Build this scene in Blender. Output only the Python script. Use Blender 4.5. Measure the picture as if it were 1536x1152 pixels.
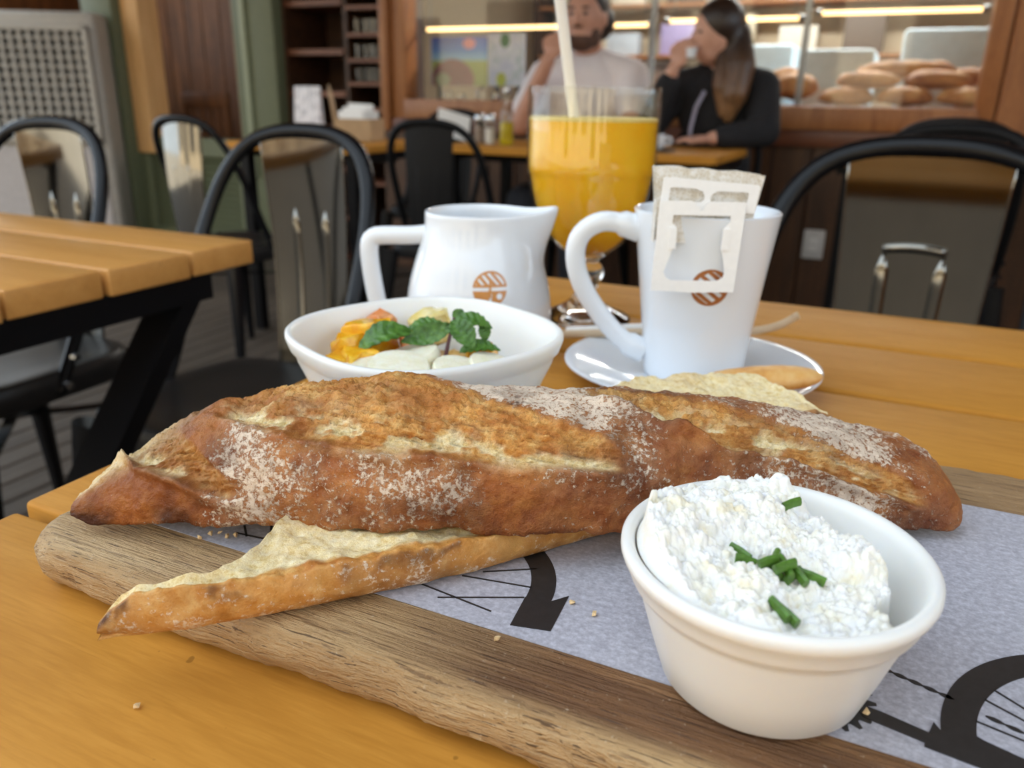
import bpy, bmesh, math, random
import numpy as np
from mathutils import Vector, Matrix

for o in list(bpy.data.objects):
    bpy.data.objects.remove(o)
scene = bpy.context.scene
COL = scene.collection
PI = math.pi
R = math.radians
random.seed(7)

# ---------------------------------------------------------------- camera, sky, sun, exposure
# X runs along the rows of tables and the shop front, Y towards the shop front, Z up; floor at 0.
YAW = R(25.0)
cam_d = bpy.data.cameras.new('camera')
cam = bpy.data.objects.new('camera', cam_d)
COL.objects.link(cam)
cam_d.sensor_width = 36.0
cam_d.lens = 36.0 * 1200.0 / 1536.0
cam_d.clip_start = 0.01
cam_d.clip_end = 200
PITCH = math.atan(426.0 / 1200.0)
M = Matrix.Rotation(YAW, 4, 'Z') @ Matrix.Rotation(PI / 2 - PITCH, 4, 'X') @ Matrix.Rotation(R(1.0), 4, 'Z')
cam.matrix_world = Matrix.Translation((0, 0, 0.915)) @ M
cam_d.dof.use_dof = True
cam_d.dof.focus_distance = 0.255
cam_d.dof.aperture_fstop = 13.0
scene.camera = cam

world = bpy.data.worlds.new('sky')
scene.world = world
world.use_nodes = True
bg = world.node_tree.nodes['Background']
bg.inputs[0].default_value = (0.76, 0.88, 1.0, 1)
bg.inputs[1].default_value = 1.7

sun_d = bpy.data.lights.new('sun', 'SUN')
sun_d.energy = 5.0
sun_d.angle = R(1.0)
sun_d.color = (1.0, 0.93, 0.82)
sun = bpy.data.objects.new('sun', sun_d)
COL.objects.link(sun)
sun.rotation_euler = Vector((0.35, -0.70, -0.62)).to_track_quat('-Z', 'Y').to_euler()

vs = scene.view_settings
vs.view_transform = 'Standard'
vs.look = 'None'
vs.gamma = 1.0
vs.use_curve_mapping = False
vs.exposure = 0.68


# ---------------------------------------------------------------- helpers
def tag(o, label=None, cat=None, group=None, kind=None):
    if label: o['label'] = label
    if cat: o['category'] = cat
    if group: o['group'] = group
    if kind: o['kind'] = kind
    return o


def ob(name, VF, mat=None, parent=None, loc=(0, 0, 0), rz=0.0, smooth=False, rot=None):
    V, F = VF
    me = bpy.data.meshes.new(name)
    me.from_pydata([tuple(map(float, v)) for v in V], [], [tuple(int(i) for i in f) for f in F])
    bm = bmesh.new(); bm.from_mesh(me)
    bmesh.ops.recalc_face_normals(bm, faces=bm.faces)
    bm.to_mesh(me); bm.free()
    if smooth is True:
        me.polygons.foreach_set('use_smooth', [True] * len(me.polygons))
    elif smooth:
        me.polygons.foreach_set('use_smooth', [True] * len(me.polygons))
        me.set_sharp_from_angle(angle=R(smooth))
    if mat: me.materials.append(mat)
    o = bpy.data.objects.new(name, me)
    COL.objects.link(o)
    o.location = loc
    o.rotation_euler = rot if rot else (0, 0, rz)
    if parent: o.parent = parent
    return o


def shared(name, me, parent=None, loc=(0, 0, 0), rot=(0, 0, 0)):
    o = bpy.data.objects.new(name, me)
    COL.objects.link(o)
    o.location = loc; o.rotation_euler = rot
    if parent: o.parent = parent
    return o


def empty(name, loc=(0, 0, 0), rz=0.0, label=None, cat=None, group=None):
    o = bpy.data.objects.new(name, None)
    COL.objects.link(o)
    o.location = loc
    o.rotation_euler = (0, 0, rz)
    o.empty_display_size = 0.05
    return tag(o, label, cat, group)


def dup(o, parent=None):
    c = o.copy(); COL.objects.link(c)
    c.parent = parent
    for ch in list(o.children):
        dup(ch, c)
    return c


def cf(x, y, z=None):
    """camera-aligned axes of positions taken from image pixels, turned 25 degrees -> building axes"""
    c, s = math.cos(YAW), math.sin(YAW)
    p = (c * x - s * y, s * x + c * y)
    return p if z is None else (p[0], p[1], z)


def merge(*parts):
    V, F = [], []
    for v, f in parts:
        n = len(V)
        V.extend([tuple(q) for q in v])
        F.extend([tuple(i + n for i in q) for q in f])
    return V, F


def xf(VF, mat):
    return [tuple(mat @ Vector(v)) for v in VF[0]], VF[1]


def box(x0, x1, y0, y1, z0, z1, bev=0.0, seg=2):
    if bev <= 0:
        V = [(x0, y0, z0), (x1, y0, z0), (x1, y1, z0), (x0, y1, z0), (x0, y0, z1), (x1, y0, z1), (x1, y1, z1), (x0, y1, z1)]
        return V, [(3, 2, 1, 0), (4, 5, 6, 7), (0, 1, 5, 4), (1, 2, 6, 5), (2, 3, 7, 6), (3, 0, 4, 7)]
    bm = bmesh.new()
    bmesh.ops.create_cube(bm, size=1.0)
    for v in bm.verts:
        v.co = Vector(((x0 + x1) / 2 + v.co.x * (x1 - x0), (y0 + y1) / 2 + v.co.y * (y1 - y0), (z0 + z1) / 2 + v.co.z * (z1 - z0)))
    bmesh.ops.bevel(bm, geom=list(bm.edges), offset=bev, segments=seg, profile=0.5, affect='EDGES')
    return dump(bm)


def dump(bm):
    bm.verts.index_update()
    r = [tuple(v.co) for v in bm.verts], [tuple(v.index for v in f.verts) for f in bm.faces]
    bm.free()
    return r


def lathe(prof, n=48, sx=None):
    """prof: list of (r, z); sx(angle) -> radial factor"""
    V, F = [], []
    rings = []
    for r, z in prof:
        if r < 1e-6:
            rings.append([len(V)]); V.append((0, 0, z))
        else:
            idx = []
            for k in range(n):
                a = 2 * PI * k / n
                q = r * (sx(a) if sx else 1.0)
                idx.append(len(V)); V.append((q * math.cos(a), q * math.sin(a), z))
            rings.append(idx)
    for a, b in zip(rings[:-1], rings[1:]):
        for k in range(n):
            k2 = (k + 1) % n
            if len(a) == 1 and len(b) == 1: continue
            if len(a) == 1: F.append((a[0], b[k], b[k2]))
            elif len(b) == 1: F.append((a[k], a[k2], b[0]))
            else: F.append((a[k], a[k2], b[k2], b[k]))
    return V, F


def rounded(prof, it=2):
    """Chaikin corner cutting, end points kept"""
    P = [tuple(map(float, p)) for p in prof]
    for _ in range(it):
        Q = [P[0]]
        for a, b in zip(P[:-1], P[1:]):
            Q.append(tuple(.75 * i + .25 * j for i, j in zip(a, b)))
            Q.append(tuple(.25 * i + .75 * j for i, j in zip(a, b)))
        Q.append(P[-1]); P = Q
    return P


def tube(path, rad, n=10, flat=1.0, up=(0, 0, 1), caps=True):
    """round (or flattened: second axis = flat * radius) tube along a path; rad number or list"""
    P = [Vector(p) for p in path]
    m = len(P)
    rr = [rad] * m if not hasattr(rad, '__len__') else list(rad)
    V, F = [], []
    prev = None
    for i in range(m):
        t = (P[min(i + 1, m - 1)] - P[max(i - 1, 0)]).normalized()
        if prev is None:
            u = Vector(up)
            if abs(u.dot(t)) > .95: u = Vector((1, 0, 0)) if abs(t.x) < .9 else Vector((0, 1, 0))
            a = (u - t * u.dot(t)).normalized()
        else:
            a = (prev - t * prev.dot(t)).normalized()
        prev = a
        b = t.cross(a)
        for k in range(n):
            w = 2 * PI * k / n
            V.append(tuple(P[i] + a * (rr[i] * math.cos(w)) + b * (rr[i] * flat * math.sin(w))))
    for i in range(m - 1):
        for k in range(n):
            k2 = (k + 1) % n
            F.append((i * n + k, i * n + k2, (i + 1) * n + k2, (i + 1) * n + k))
    if caps:
        F.append(tuple(range(n))[::-1]); F.append(tuple((m - 1) * n + k for k in range(n)))
    return V, F


def bar(p0, p1, w, d, up=(0, 0, 1)):
    """rectangular bar between two points, w across 'up'-normal, d along"""
    p0, p1 = Vector(p0), Vector(p1)
    t = (p1 - p0).normalized()
    u = Vector(up)
    if abs(u.dot(t)) > .99: u = Vector((1, 0, 0))
    a = t.cross(u).normalized() * (w / 2)
    b = a.cross(t).normalized() * (d / 2)
    V = []
    for p in (p0, p1):
        V += [tuple(p - a - b), tuple(p + a - b), tuple(p + a + b), tuple(p - a + b)]
    return V, [(3, 2, 1, 0), (4, 5, 6, 7), (0, 1, 5, 4), (1, 2, 6, 5), (2, 3, 7, 6), (3, 0, 4, 7)]


def prism(poly, z0, z1):
    n = len(poly)
    V = [(x, y, z0) for x, y in poly] + [(x, y, z1) for x, y in poly]
    F = [tuple(range(n))[::-1], tuple(range(n, 2 * n))]
    F += [(i, (i + 1) % n, n + (i + 1) % n, n + i) for i in range(n)]
    return V, F


def sheet_holes(outer, holes, t):
    """plate in the XZ plane with holes, thickness t along +Y"""
    bm = bmesh.new()
    for loop in [outer] + list(holes):
        vs_ = [bm.verts.new((p[0], 0, p[1])) for p in loop]
        for i in range(len(vs_)):
            bm.edges.new((vs_[i], vs_[(i + 1) % len(vs_)]))
    bmesh.ops.triangle_fill(bm, edges=list(bm.edges), use_beauty=True, use_dissolve=False)
    ex = bmesh.ops.extrude_face_region(bm, geom=list(bm.faces))
    for v in ex['geom']:
        if isinstance(v, bmesh.types.BMVert): v.co.y += t
    return dump(bm)


def rrect(x0, x1, y0, y1, r, n=5):
    P = []
    for cx, cy, a0 in ((x1 - r, y0 + r, -90), (x1 - r, y1 - r, 0), (x0 + r, y1 - r, 90), (x0 + r, y0 + r, 180)):
        for k in range(n + 1):
            a = R(a0 + 90 * k / n)
            P.append((cx + r * math.cos(a), cy + r * math.sin(a)))
    return P


def gridfaces(nu, nv, closev=False, base=0):
    i = np.arange(nu - 1)[:, None]
    jn = nv if closev else nv - 1
    j = np.arange(jn)[None, :]
    j2 = (j + 1) % nv
    f = np.stack([i * nv + j, i * nv + j2, (i + 1) * nv + j2, (i + 1) * nv + j], -1).reshape(-1, 4) + base
    return [tuple(q) for q in f]


def _h(i, j, k, s):
    n = (i * 374761393 + j * 668265263 + k * 2147483647 + s * 974634777) & 0xFFFFFFFF
    n = ((n ^ (n >> 13)) * 1274126177) & 0xFFFFFFFF
    n = n ^ (n >> 16)
    return (n & 0xFFFF) / 65535.0


def vn(P, scale, seed=0):
    P = np.asarray(P, float) * scale + 100.0
    I = np.floor(P).astype(np.int64); f = P - I
    f = f * f * f * (f * (f * 6 - 15) + 10)
    r = 0
    for a in (0, 1):
        for b in (0, 1):
            for c in (0, 1):
                w = (f[:, 0] if a else 1 - f[:, 0]) * (f[:, 1] if b else 1 - f[:, 1]) * (f[:, 2] if c else 1 - f[:, 2])
                r = r + w * _h(I[:, 0] + a, I[:, 1] + b, I[:, 2] + c, seed)
    return r


def fbm(P, scale, octv=4, seed=0, gain=.5):
    r = 0; a = 1.0; t = 0
    for k in range(octv):
        r = r + a * vn(P, scale * 2.03 ** k, seed + k * 17); t += a; a *= gain
    return r / t


def sstep(a, b, x):
    t = np.clip((x - a) / (b - a), 0, 1)
    return t * t * (3 - 2 * t)


def color_attr(o, arr):
    me = o.data
    ca = me.color_attributes.new('Mask', 'FLOAT_COLOR', 'POINT')
    ca.data.foreach_set('color', np.asarray(arr, np.float32).reshape(-1))


# ---------------------------------------------------------------- materials
class NT:
    def __init__(s, name):
        s.m = bpy.data.materials.new(name); s.m.use_nodes = True
        s.t = s.m.node_tree; s.n = s.t.nodes; s.l = s.t.links
        s.b = s.n['Principled BSDF']

    def node(s, typ, **kw):
        n = s.n.new(typ)
        for k, v in kw.items(): setattr(n, k, v)
        return n

    def set(s, sock, v):
        if isinstance(v, bpy.types.NodeSocket): s.l.new(v, sock)
        elif v is not None: sock.default_value = v

    def pb(s, **kw):
        for k, v in kw.items():
            s.set(s.b.inputs[k.replace('_', ' ')], v)
        return s

    def coord(s, scale=(1, 1, 1), kind='Object', rnd=False, rot=(0, 0, 0)):
        tc = s.node('ShaderNodeTexCoord'); mp = s.node('ShaderNodeMapping')
        mp.inputs['Scale'].default_value = scale; mp.inputs['Rotation'].default_value = rot
        src = tc.outputs[kind]
        if rnd:
            oi = s.node('ShaderNodeObjectInfo'); va = s.node('ShaderNodeVectorMath', operation='MULTIPLY_ADD')
            cb = s.node('ShaderNodeCombineXYZ')
            for k in range(3): s.l.new(oi.outputs['Random'], cb.inputs[k])
            s.l.new(cb.outputs[0], va.inputs[0]); va.inputs[1].default_value = (7.3, 5.1, 3.7)
            s.l.new(src, va.inputs[2]); src = va.outputs[0]
        s.l.new(src, mp.inputs[0])
        return mp.outputs[0]

    def noise(s, vec, scale, detail=4, rough=.55, dist=0.0):
        n = s.node('ShaderNodeTexNoise')
        s.l.new(vec, n.inputs['Vector']); n.inputs['Scale'].default_value = scale
        n.inputs['Detail'].default_value = detail; n.inputs['Roughness'].default_value = rough
        n.inputs['Distortion'].default_value = dist
        return n.outputs['Fac']

    def voro(s, vec, scale, feature='F1', out='Distance'):
        n = s.node('ShaderNodeTexVoronoi', feature=feature)
        s.l.new(vec, n.inputs['Vector']); n.inputs['Scale'].default_value = scale
        return n.outputs[out]

    def ramp(s, fac, stops, interp='LINEAR'):
        n = s.node('ShaderNodeValToRGB'); n.color_ramp.interpolation = interp
        e = n.color_ramp.elements
        while len(e) < len(stops): e.new(0.5)
        for q, (p, c) in zip(e, stops):
            q.position = p; q.color = (c, c, c, 1) if not hasattr(c, '__len__') else (*c, 1)
        s.set(n.inputs[0], fac)
        return n.outputs[0]

    def mix(s, fac, a, b, mode='MIX'):
        n = s.node('ShaderNodeMix', data_type='RGBA', blend_type=mode)
        s.set(n.inputs[0], fac)
        for k, v in ((6, a), (7, b)):
            if isinstance(v, tuple) and len(v) == 3: v = (*v, 1)
            s.set(n.inputs[k], v)
        return n.outputs[2]

    def math(s, op, a, b=None, clamp=False):
        n = s.node('ShaderNodeMath', operation=op, use_clamp=clamp)
        s.set(n.inputs[0], a)
        if b is not None: s.set(n.inputs[1], b)
        return n.outputs[0]

    def bump(s, h, strength=.3, dist=.001):
        n = s.node('ShaderNodeBump'); n.inputs['Strength'].default_value = strength; n.inputs['Distance'].default_value = dist
        s.l.new(h, n.inputs['Height']); s.l.new(n.outputs[0], s.b.inputs['Normal'])

    def attr(s, name='Mask'):
        a = s.node('ShaderNodeAttribute'); a.attribute_name = name
        sp = s.node('ShaderNodeSeparateColor'); s.l.new(a.outputs['Color'], sp.inputs[0])
        return sp.outputs[0], sp.outputs[1], sp.outputs[2], a.outputs['Alpha']


def plain(name, col, rough=.5, metal=0.0, spec=.5, coat=0.0, var=.06, scale=30, sss=0.0, bump=0.0):
    """flat colour with a little procedural unevenness"""
    t = NT(name)
    v = t.coord()
    f = t.noise(v, scale, 3)
    d = tuple(max(0, c * (1 - var)) for c in col); l = tuple(min(1, c * (1 + var)) for c in col)
    t.pb(Base_Color=t.ramp(f, [(.3, d), (.7, l)]), Roughness=rough, Metallic=metal)
    t.b.inputs['Specular IOR Level'].default_value = spec
    t.b.inputs['Coat Weight'].default_value = coat
    if sss:
        t.b.inputs['Subsurface Weight'].default_value = sss
        t.b.inputs['Subsurface Radius'].default_value = (.008, .0065, .005)
        t.b.inputs['Subsurface Scale'].default_value = 1.0
    if bump: t.bump(t.noise(v, scale * 4, 4), bump, .002)
    return t.m


def wood(name, dark, mid, light, axis=0, freq=9.0, stretch=14.0, rough=.35, coat=.0, streak=.35, bump=.08, spec=.5):
    t = NT(name)
    sc = [stretch, stretch, stretch]; sc[axis] = 1.0
    v = t.coord(tuple(sc), rnd=True)
    broad = t.noise(t.coord(tuple(2.0 if k != axis else .5 for k in range(3)), rnd=True), freq * .35, 3)
    g = t.noise(v, freq * .55, 6, .62, .6)
    fine = t.noise(v, freq * 3.2, 3, .6)
    c = t.ramp(g, [(.28, dark), (.5, mid), (.72, light)])
    c = t.mix(t.ramp(broad, [(.35, 0.0), (.7, .55)]), c, mid)
    c = t.mix(t.ramp(fine, [(.62, 0.0), (.74, streak)]), c, dark)
    ps = [95.0, 95.0, 95.0]; ps[axis] = 7.0
    pore = t.noise(t.coord(tuple(ps), rnd=True), 6.0, 2, .5)
    c = t.mix(t.ramp(pore, [(.575, 0.0), (.68, streak * 1.3)]), c, dark)
    fin2 = t.noise(v, freq * 8.0, 3, .6)
    c = t.mix(t.ramp(fin2, [(.38, .30), (.52, 0.0)]), c, dark)
    c = t.mix(t.ramp(fin2, [(.54, 0.0), (.70, .35)]), c, light)
    spk = t.noise(t.coord((1, 1, 1), rnd=True), 130, 2, .4)
    c = t.mix(t.ramp(spk, [(.755, 0.0), (.775, .5)]), c, tuple(q * .35 for q in dark))
    t.pb(Base_Color=c, Roughness=t.ramp(g, [(.3, rough + .08), (.7, rough)]))
    t.b.inputs['Coat Weight'].default_value = coat
    t.b.inputs['Coat Roughness'].default_value = .18
    t.b.inputs['Specular IOR Level'].default_value = spec
    t.bump(fine, bump, .0008)
    return t.m


def emit(name, col, strength):
    t = NT(name)
    t.pb(Base_Color=(*col, 1), Emission_Color=(*col, 1), Emission_Strength=strength)
    return t.m


def glass(name, col=(1, 1, 1), rough=0.0, ior=1.47):
    t = NT(name)
    t.pb(Base_Color=(*col, 1), Roughness=rough, IOR=ior)
    t.b.inputs['Transmission Weight'].default_value = 1.0
    return t.m


def pane_mat(name, tint=(.96, .98, .98), refl=1.0):
    t = NT(name)
    tr = t.node('ShaderNodeBsdfTransparent'); tr.inputs[0].default_value = (*tint, 1)
    gl = t.node('ShaderNodeBsdfGlossy'); gl.inputs['Roughness'].default_value = .015
    lw = t.node('ShaderNodeLayerWeight'); lw.inputs[0].default_value = .5
    fac = t.math('MULTIPLY_ADD', t.math('POWER', lw.outputs['Facing'], 4.0), .45 * refl); fac.node.inputs[2].default_value = .045 * refl
    mx = t.node('ShaderNodeMixShader')
    t.l.new(fac, mx.inputs[0]); t.l.new(tr.outputs[0], mx.inputs[1]); t.l.new(gl.outputs[0], mx.inputs[2])
    t.l.new(mx.outputs[0], t.n['Material Output'].inputs[0])
    return t.m


MT = {}
MT['table'] = wood('honey_varnished_wood', (.41, .168, .022), (.53, .235, .036), (.60, .28, .050), 0, 7, 10, .50, .0, .22, .05, .10)
MT['table2'] = wood('pale_varnished_wood', (.52, .235, .055), (.62, .30, .08), (.70, .36, .11), 0, 7, 10, .28, .12, .15, .04)
MT['facade'] = wood('stained_facade_wood', (.030, .011, .0035), (.075, .027, .008), (.13, .05, .015), 2, 5, 9, .45, .1, .5, .1)
MT['jamb'] = wood('reddish_frame_wood', (.21, .074, .022), (.36, .138, .042), (.47, .205, .07), 2, 5, 9, .42, .1, .3, .1)
MT['sill'] = wood('dark_red_sill_wood', (.075, .020, .008), (.16, .045, .016), (.24, .075, .026), 0, 5, 9, .4, .15, .4, .1)
MT['trim_sun_toned'] = wood('sun_toned_pine_wood', (.55, .29, .10), (.70, .40, .16), (.78, .48, .22), 2, 5, 9, .5, 0, .2, .1)  # sunlight on the door casing is put into this pale tone
MT['deck'] = wood('weathered_deck_wood', (.040, .028, .019), (.078, .057, .040), (.118, .089, .064), 1, 6, 12, .6, 0, .5, .25)
MT['shelf'] = wood('dark_shelf_wood', (.022, .008, .003), (.052, .019, .006), (.085, .034, .011), 0, 5, 9, .5, 0, .4, .1)
MT['oldwood'] = wood('red_old_wood', (.05, .018, .007), (.20, .072, .022), (.33, .125, .04), 2, 4, 7, .5, .05, .5, .1)
MT['green'] = plain('sage_green_paint', (.135, .152, .085), .55, bump=.05)
MT['greenlight'] = plain('pale_sage_paint', (.30, .33, .22), .5)
MT['black'] = plain('black_powder_coat', (.005, .005, .006), .40, spec=.14)
MT['chair'] = plain('glossy_black_steel', (.006, .006, .007), .17, spec=.2)
MT['seat'] = plain('worn_black_seat_steel', (.014, .013, .013), .38, spec=.25)
MT['chairmat'] = plain('satin_black_steel', (.008, .008, .009), .42, spec=.15)
MT['splat'] = plain('polished_gunmetal', (.26, .245, .215), .08, metal=1.0, var=.03)
MT['chrome'] = plain('bright_steel', (.55, .56, .58), .2, metal=1.0)
MT['china'] = plain('white_glazed_china', (.79, .83, .88), .10, spec=.5, coat=.3, var=.01)
MT['china_warm'] = plain('white_melamine', (.84, .835, .805), .30, spec=.45, var=.012, sss=.35)
MT['card'] = plain('white_card', (.92, .92, .91), .7, var=.02, scale=300)
MT['plastic_grey'] = plain('grey_plastic', (.44, .41, .365), .5)
MT['plastic_pale'] = plain('pale_lilac_plastic', (.50, .46, .45), .5)
MT['plastic_dark'] = plain('dark_plastic', (.03, .03, .03), .6)
MT['white'] = plain('white_plastic', (.75, .75, .74), .4)
MT['cream'] = plain('cream_plaster', (.62, .52, .37), .8)
MT['steel'] = plain('brushed_window_metal', (.30, .31, .31), .35, metal=.8)


# ---------------------------------------------------------------- the setting
def struct(name, VF, mat, parent=None, label=None, cat=None, smooth=False):
    o = ob(name, VF, mat, parent, smooth=smooth)
    if parent is None:
        o['kind'] = 'structure'
        if label: o['label'] = label
    return o


W = 3.9                                          # the shop front stands on Y = W
ground_m = plain('beige_paving', (.50, .44, .35), .85, var=.15, scale=2)
floor = struct('floor', box(-6.6, 2.4, -4.2, W, -.06, -.028), MT['plastic_dark'], label='weathered brown timber deck of the terrace')  # stretch behind the camera extended to darken the chair-back reflections
pl = ob('plank', box(-.0425, .0425, -4.05, 4.05, -.027, 0, .003, 1), MT['deck'], floor, (-6.55, -.15, 0))
for k in range(1, 96):
    shared('plank', pl.data, floor, (-6.55 + k * .0925, -.15, 0))
struct('ground', box(-40, 40, -40, 40, -.2, -.1), ground_m, label='beige paved street beyond the terrace')
roof_m = plain('tan_timber_awning', (.34, .27, .19), .85, var=.05, scale=4)
ceiling = struct('ceiling', merge(box(-5.4, 2.6, .45, W + .1, 2.78, 2.82), box(.30, 2.6, -2.2, .45, 2.78, 2.82)), roof_m, label='pale awning roof over the terrace, its unseen right part added to block light')  # second box: unseen right part, added to shade the right side
for k in range(9):
    ob('beam', box(-5.3 + k * .95, -5.2 + k * .95, .45, W, 2.66, 2.78), MT['jamb'], ceiling)
wst = struct('wall_street', box(-18, 14, -9.4, -9.0, -.1, 5.5), MT['cream'], label='unseen cream building added across the street for reflections')  # unseen facade, added as a warm surface for the chair backs to reflect
for k in range(11):  # dark openings added to break up the chair-back reflections
    ob('reflection_door' if k % 3 == 1 else 'reflection_window', box(-17 + k * 2.8, -15.4 + k * 2.8, -9.0, -8.95, 0 if k % 3 == 1 else .7, 2.6 + .3 * (k % 2), .02), MT['plastic_dark'], wst)
    ob('reflection_window', box(-17 + k * 2.8, -15.6 + k * 2.8, -9.0, -8.95, 3.5, 4.9, .02), MT['plastic_dark'], wst)

# shop front: wooden wall below the window
wl = struct('wall_front', box(-2.60, 2.4, W + .03, W + .12, 0, .80), MT['shelf'], label='dark stained wooden wall below the shop window')
k = 0
x = -2.60
while x < 2.35:
    wdt = (.155, .17, .148, .163)[k % 4]
    ob('wall_board', box(-wdt / 2 + .003, wdt / 2 - .003, -.02, .03, 0, .745, .004, 1), MT['facade'], wl, (x + wdt / 2, W, 0))
    x += wdt; k += 1
struct('trim_1', box(-2.60, 2.4, W - .045, W + .06, .742, .812, .006), MT['sill'], label='dark red board under the window sill', smooth=30)
win = empty('window_1', (0, 0, 0)); win['kind'] = 'structure'; win['label'] = 'long shop window with a reddish wooden frame'
GL = pane_mat('window_glass')
ob('window_sill', box(-2.46, .24, W - .06, W + .10, .812, .912, .008), MT['jamb'], win, smooth=30)
ob('frame', box(-2.604, -2.55, W - .06, W + .10, .75, 2.2, .008), MT['jamb'], win, smooth=30)
ob('frame', box(-2.545, -2.458, W - .03, W + .09, .812, 2.2, .008), MT['jamb'], win, smooth=30)
ob('frame', box(.227, .297, W - .04, W + .10, .812, 2.2, .008), MT['jamb'], win, smooth=30)
ob('frame', box(-2.604, .30, W - .05, W + .10, 2.1, 2.25, .008), MT['jamb'], win, smooth=30)
for a, b in ((-2.458, -1.158), (-1.128, -.479), (-.449, .227)):
    ob('pane', box(a, b, W + .028, W + .034, .912, 2.1), GL, win)
for xm in (-1.143, -.464):
    ob('mullion', box(xm - .012, xm + .012, W + .01, W + .055, .912, 2.1), MT['steel'], win)
wr = struct('wall_right', box(.30, 2.4, W, W + .12, .81, 2.78), MT['oldwood'], label='orange brown boarded wall right of the shop window')
for k in range(12):
    ob('wall_board', box(-.085, .085, -.02, .02, .815, 2.78, .004, 1), MT['jamb'], wr, (.39 + k * .175, W - .01, 0))
struct('wall_upper', box(-2.604, .30, W, W + .12, 2.25, 2.78), MT['oldwood'], label='boarded wall over the shop window')
wsd = struct('wall_light_block', box(2.40, 2.50, -2.2, W, 0, 1.25), MT['shelf'], label='unseen low timber screen added to block light from the right')  # unseen occluder added to cut the light from the right
for k in range(38):
    ob('wall_board', box(-.02, .02, -.077, .077, .01, 1.25, .004, 1), MT['jamb'], wsd, (2.385, -2.12 + k * .16, 0))
struct('wall_sun_block', box(-9.5, 9, W + .12, 7.5, 2.83, 8.5), MT['cream'], label='unseen upper storey added to shade the terrace from the sun')  # unseen block added so the terrace lies in its shadow

# green and timber bay to the left
wgl = struct('wall_left', box(-9, -4.72, W, W + .1, 0, 1.15), MT['cream'], label='low pale wall behind the air cooler')
post = struct('trim_2', box(-4.712, -4.45, W - .16, W + .05, 0, 2.78, .01), MT['green'], label='sage green painted post beside the cooler', smooth=30)
struct('trim_3', box(-4.446, -4.30, W - .10, W + .06, 0.56, 2.78, .008), MT['trim_sun_toned'], label='pine door casing with sunlight put into its pale colour', smooth=30)
pan = struct('wall_panel', box(-6.2, -3.4, 4.95, 5.0, 0, 2.78), MT['shelf'], label='reddish timber wall seen through the opening above the green half doors')
for k in range(15):
    ob('wall_board', box(-.086, .086, -.015, .03, .02, 2.78, .004, 1), MT['oldwood'], pan, (-6.05 + k * .1765, 4.93, 0))
struct('ceiling_sun_block', box(-6.3, -3.3, W + .06, 5.0, 2.70, 2.74), MT['shelf'], label='unseen dark ceiling added to keep sun out behind the green half doors')  # unseen cover added to keep the sun off the timber wall
struct('wall_bay_sun_block', box(-6.3, -6.2, W + .1, 5.0, 0, 2.74), MT['oldwood'], label='unseen timber side wall added to block sun behind the green half doors')  # unseen side added to stop sun reaching the timber wall
struct('floor_bay', box(-6.2, -3.3, W + .05, 4.95, -.05, 0), MT['shelf'], label='dark floor behind the green half doors')
struct('trim_4', box(-3.582, -3.288, W - .08, W + .06, 0, 2.78, .008), MT['green'], label='wide sage green frame left of the bottle shelves', smooth=30)
struct('trim_5', box(-3.515, -3.475, W - .10, W - .08, .45, 2.78, .006), MT['greenlight'], label='pale bead on the wide green frame', smooth=30)
door = empty('door_1', (0, 0, 0)); door['kind'] = 'structure'; door['label'] = 'low sage green louvred shutter doors'
ob('rail', box(-4.45, -3.58, W - .07, W, .55, .66, .006), MT['green'], door)
ob('rail', box(-4.45, -3.58, W - .07, W, .0, .09, .006), MT['green'], door)
for xs in (-4.42, -4.02, -3.62):
    ob('stile', box(xs - .035, xs + .035, W - .068, W, .09, .55, .006), MT['green'], door)
ob('backing', box(-4.45, -3.58, W + .02, W + .04, 0, .66), MT['plastic_dark'], door)
lv = None
for a, b in ((-4.385, -4.055), (-3.985, -3.655)):
    for k in range(12):
        z = .112 + k * .038
        if lv is None:
            lv = ob('louvre', xf(box(-.165, .165, -.022, .022, -.004, .004), Matrix.Rotation(R(38), 4, 'X')), MT['green'], door, ((a + b) / 2, W - .03, z))
        else:
            shared('louvre', lv.data, door, ((a + b) / 2, W - .03, z))

# recessed shelves with glasses
sh = empty('shelf_unit', (-2.95, W + .2, 0), 0, 'dark wooden wall shelves stacked with drinking glasses beside the window frame', 'shelf')


def S(name, b, m=MT['shelf']):
    o = ob(name, b, m, sh); o.location = (2.95, -W - .2, 0); return o


S('back_panel', box(-3.29, -2.604, W + .38, W + .40, 0, 2.78))
S('side_panel', box(-3.29, -3.27, W, W + .38, 0, 2.78)); S('side_panel', box(-2.63, -2.604, W, W + .38, 0, 2.78))
S('divider', box(-2.885, -2.860, W + .02, W + .38, 0, 2.78))
for z in (.24, .52, .745, .93, 1.15, 1.40, 1.65):
    S('shelf_board', box(-3.27, -2.885, W + .01, W + .38, z - .015, z + .015), MT['sill'])
for z in (.45, .70, .85, .985, 1.105, 1.235, 1.37, 1.5):
    S('shelf_board', box(-2.86, -2.63, W + .01, W + .38, z - .01, z + .01), MT['sill'])
tumbler_m = glass('clear_glass_tumbler', (.96, .97, .98), .02)
tumb = lathe([(0, 0), (.018, 0), (.022, .002), (.028, .072), (.0265, .072), (.0205, .006), (0, .006)], 14)
t0 = None
rowname = {1.235: 'upper', 1.105: 'middle', .985: 'lower'}
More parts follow.
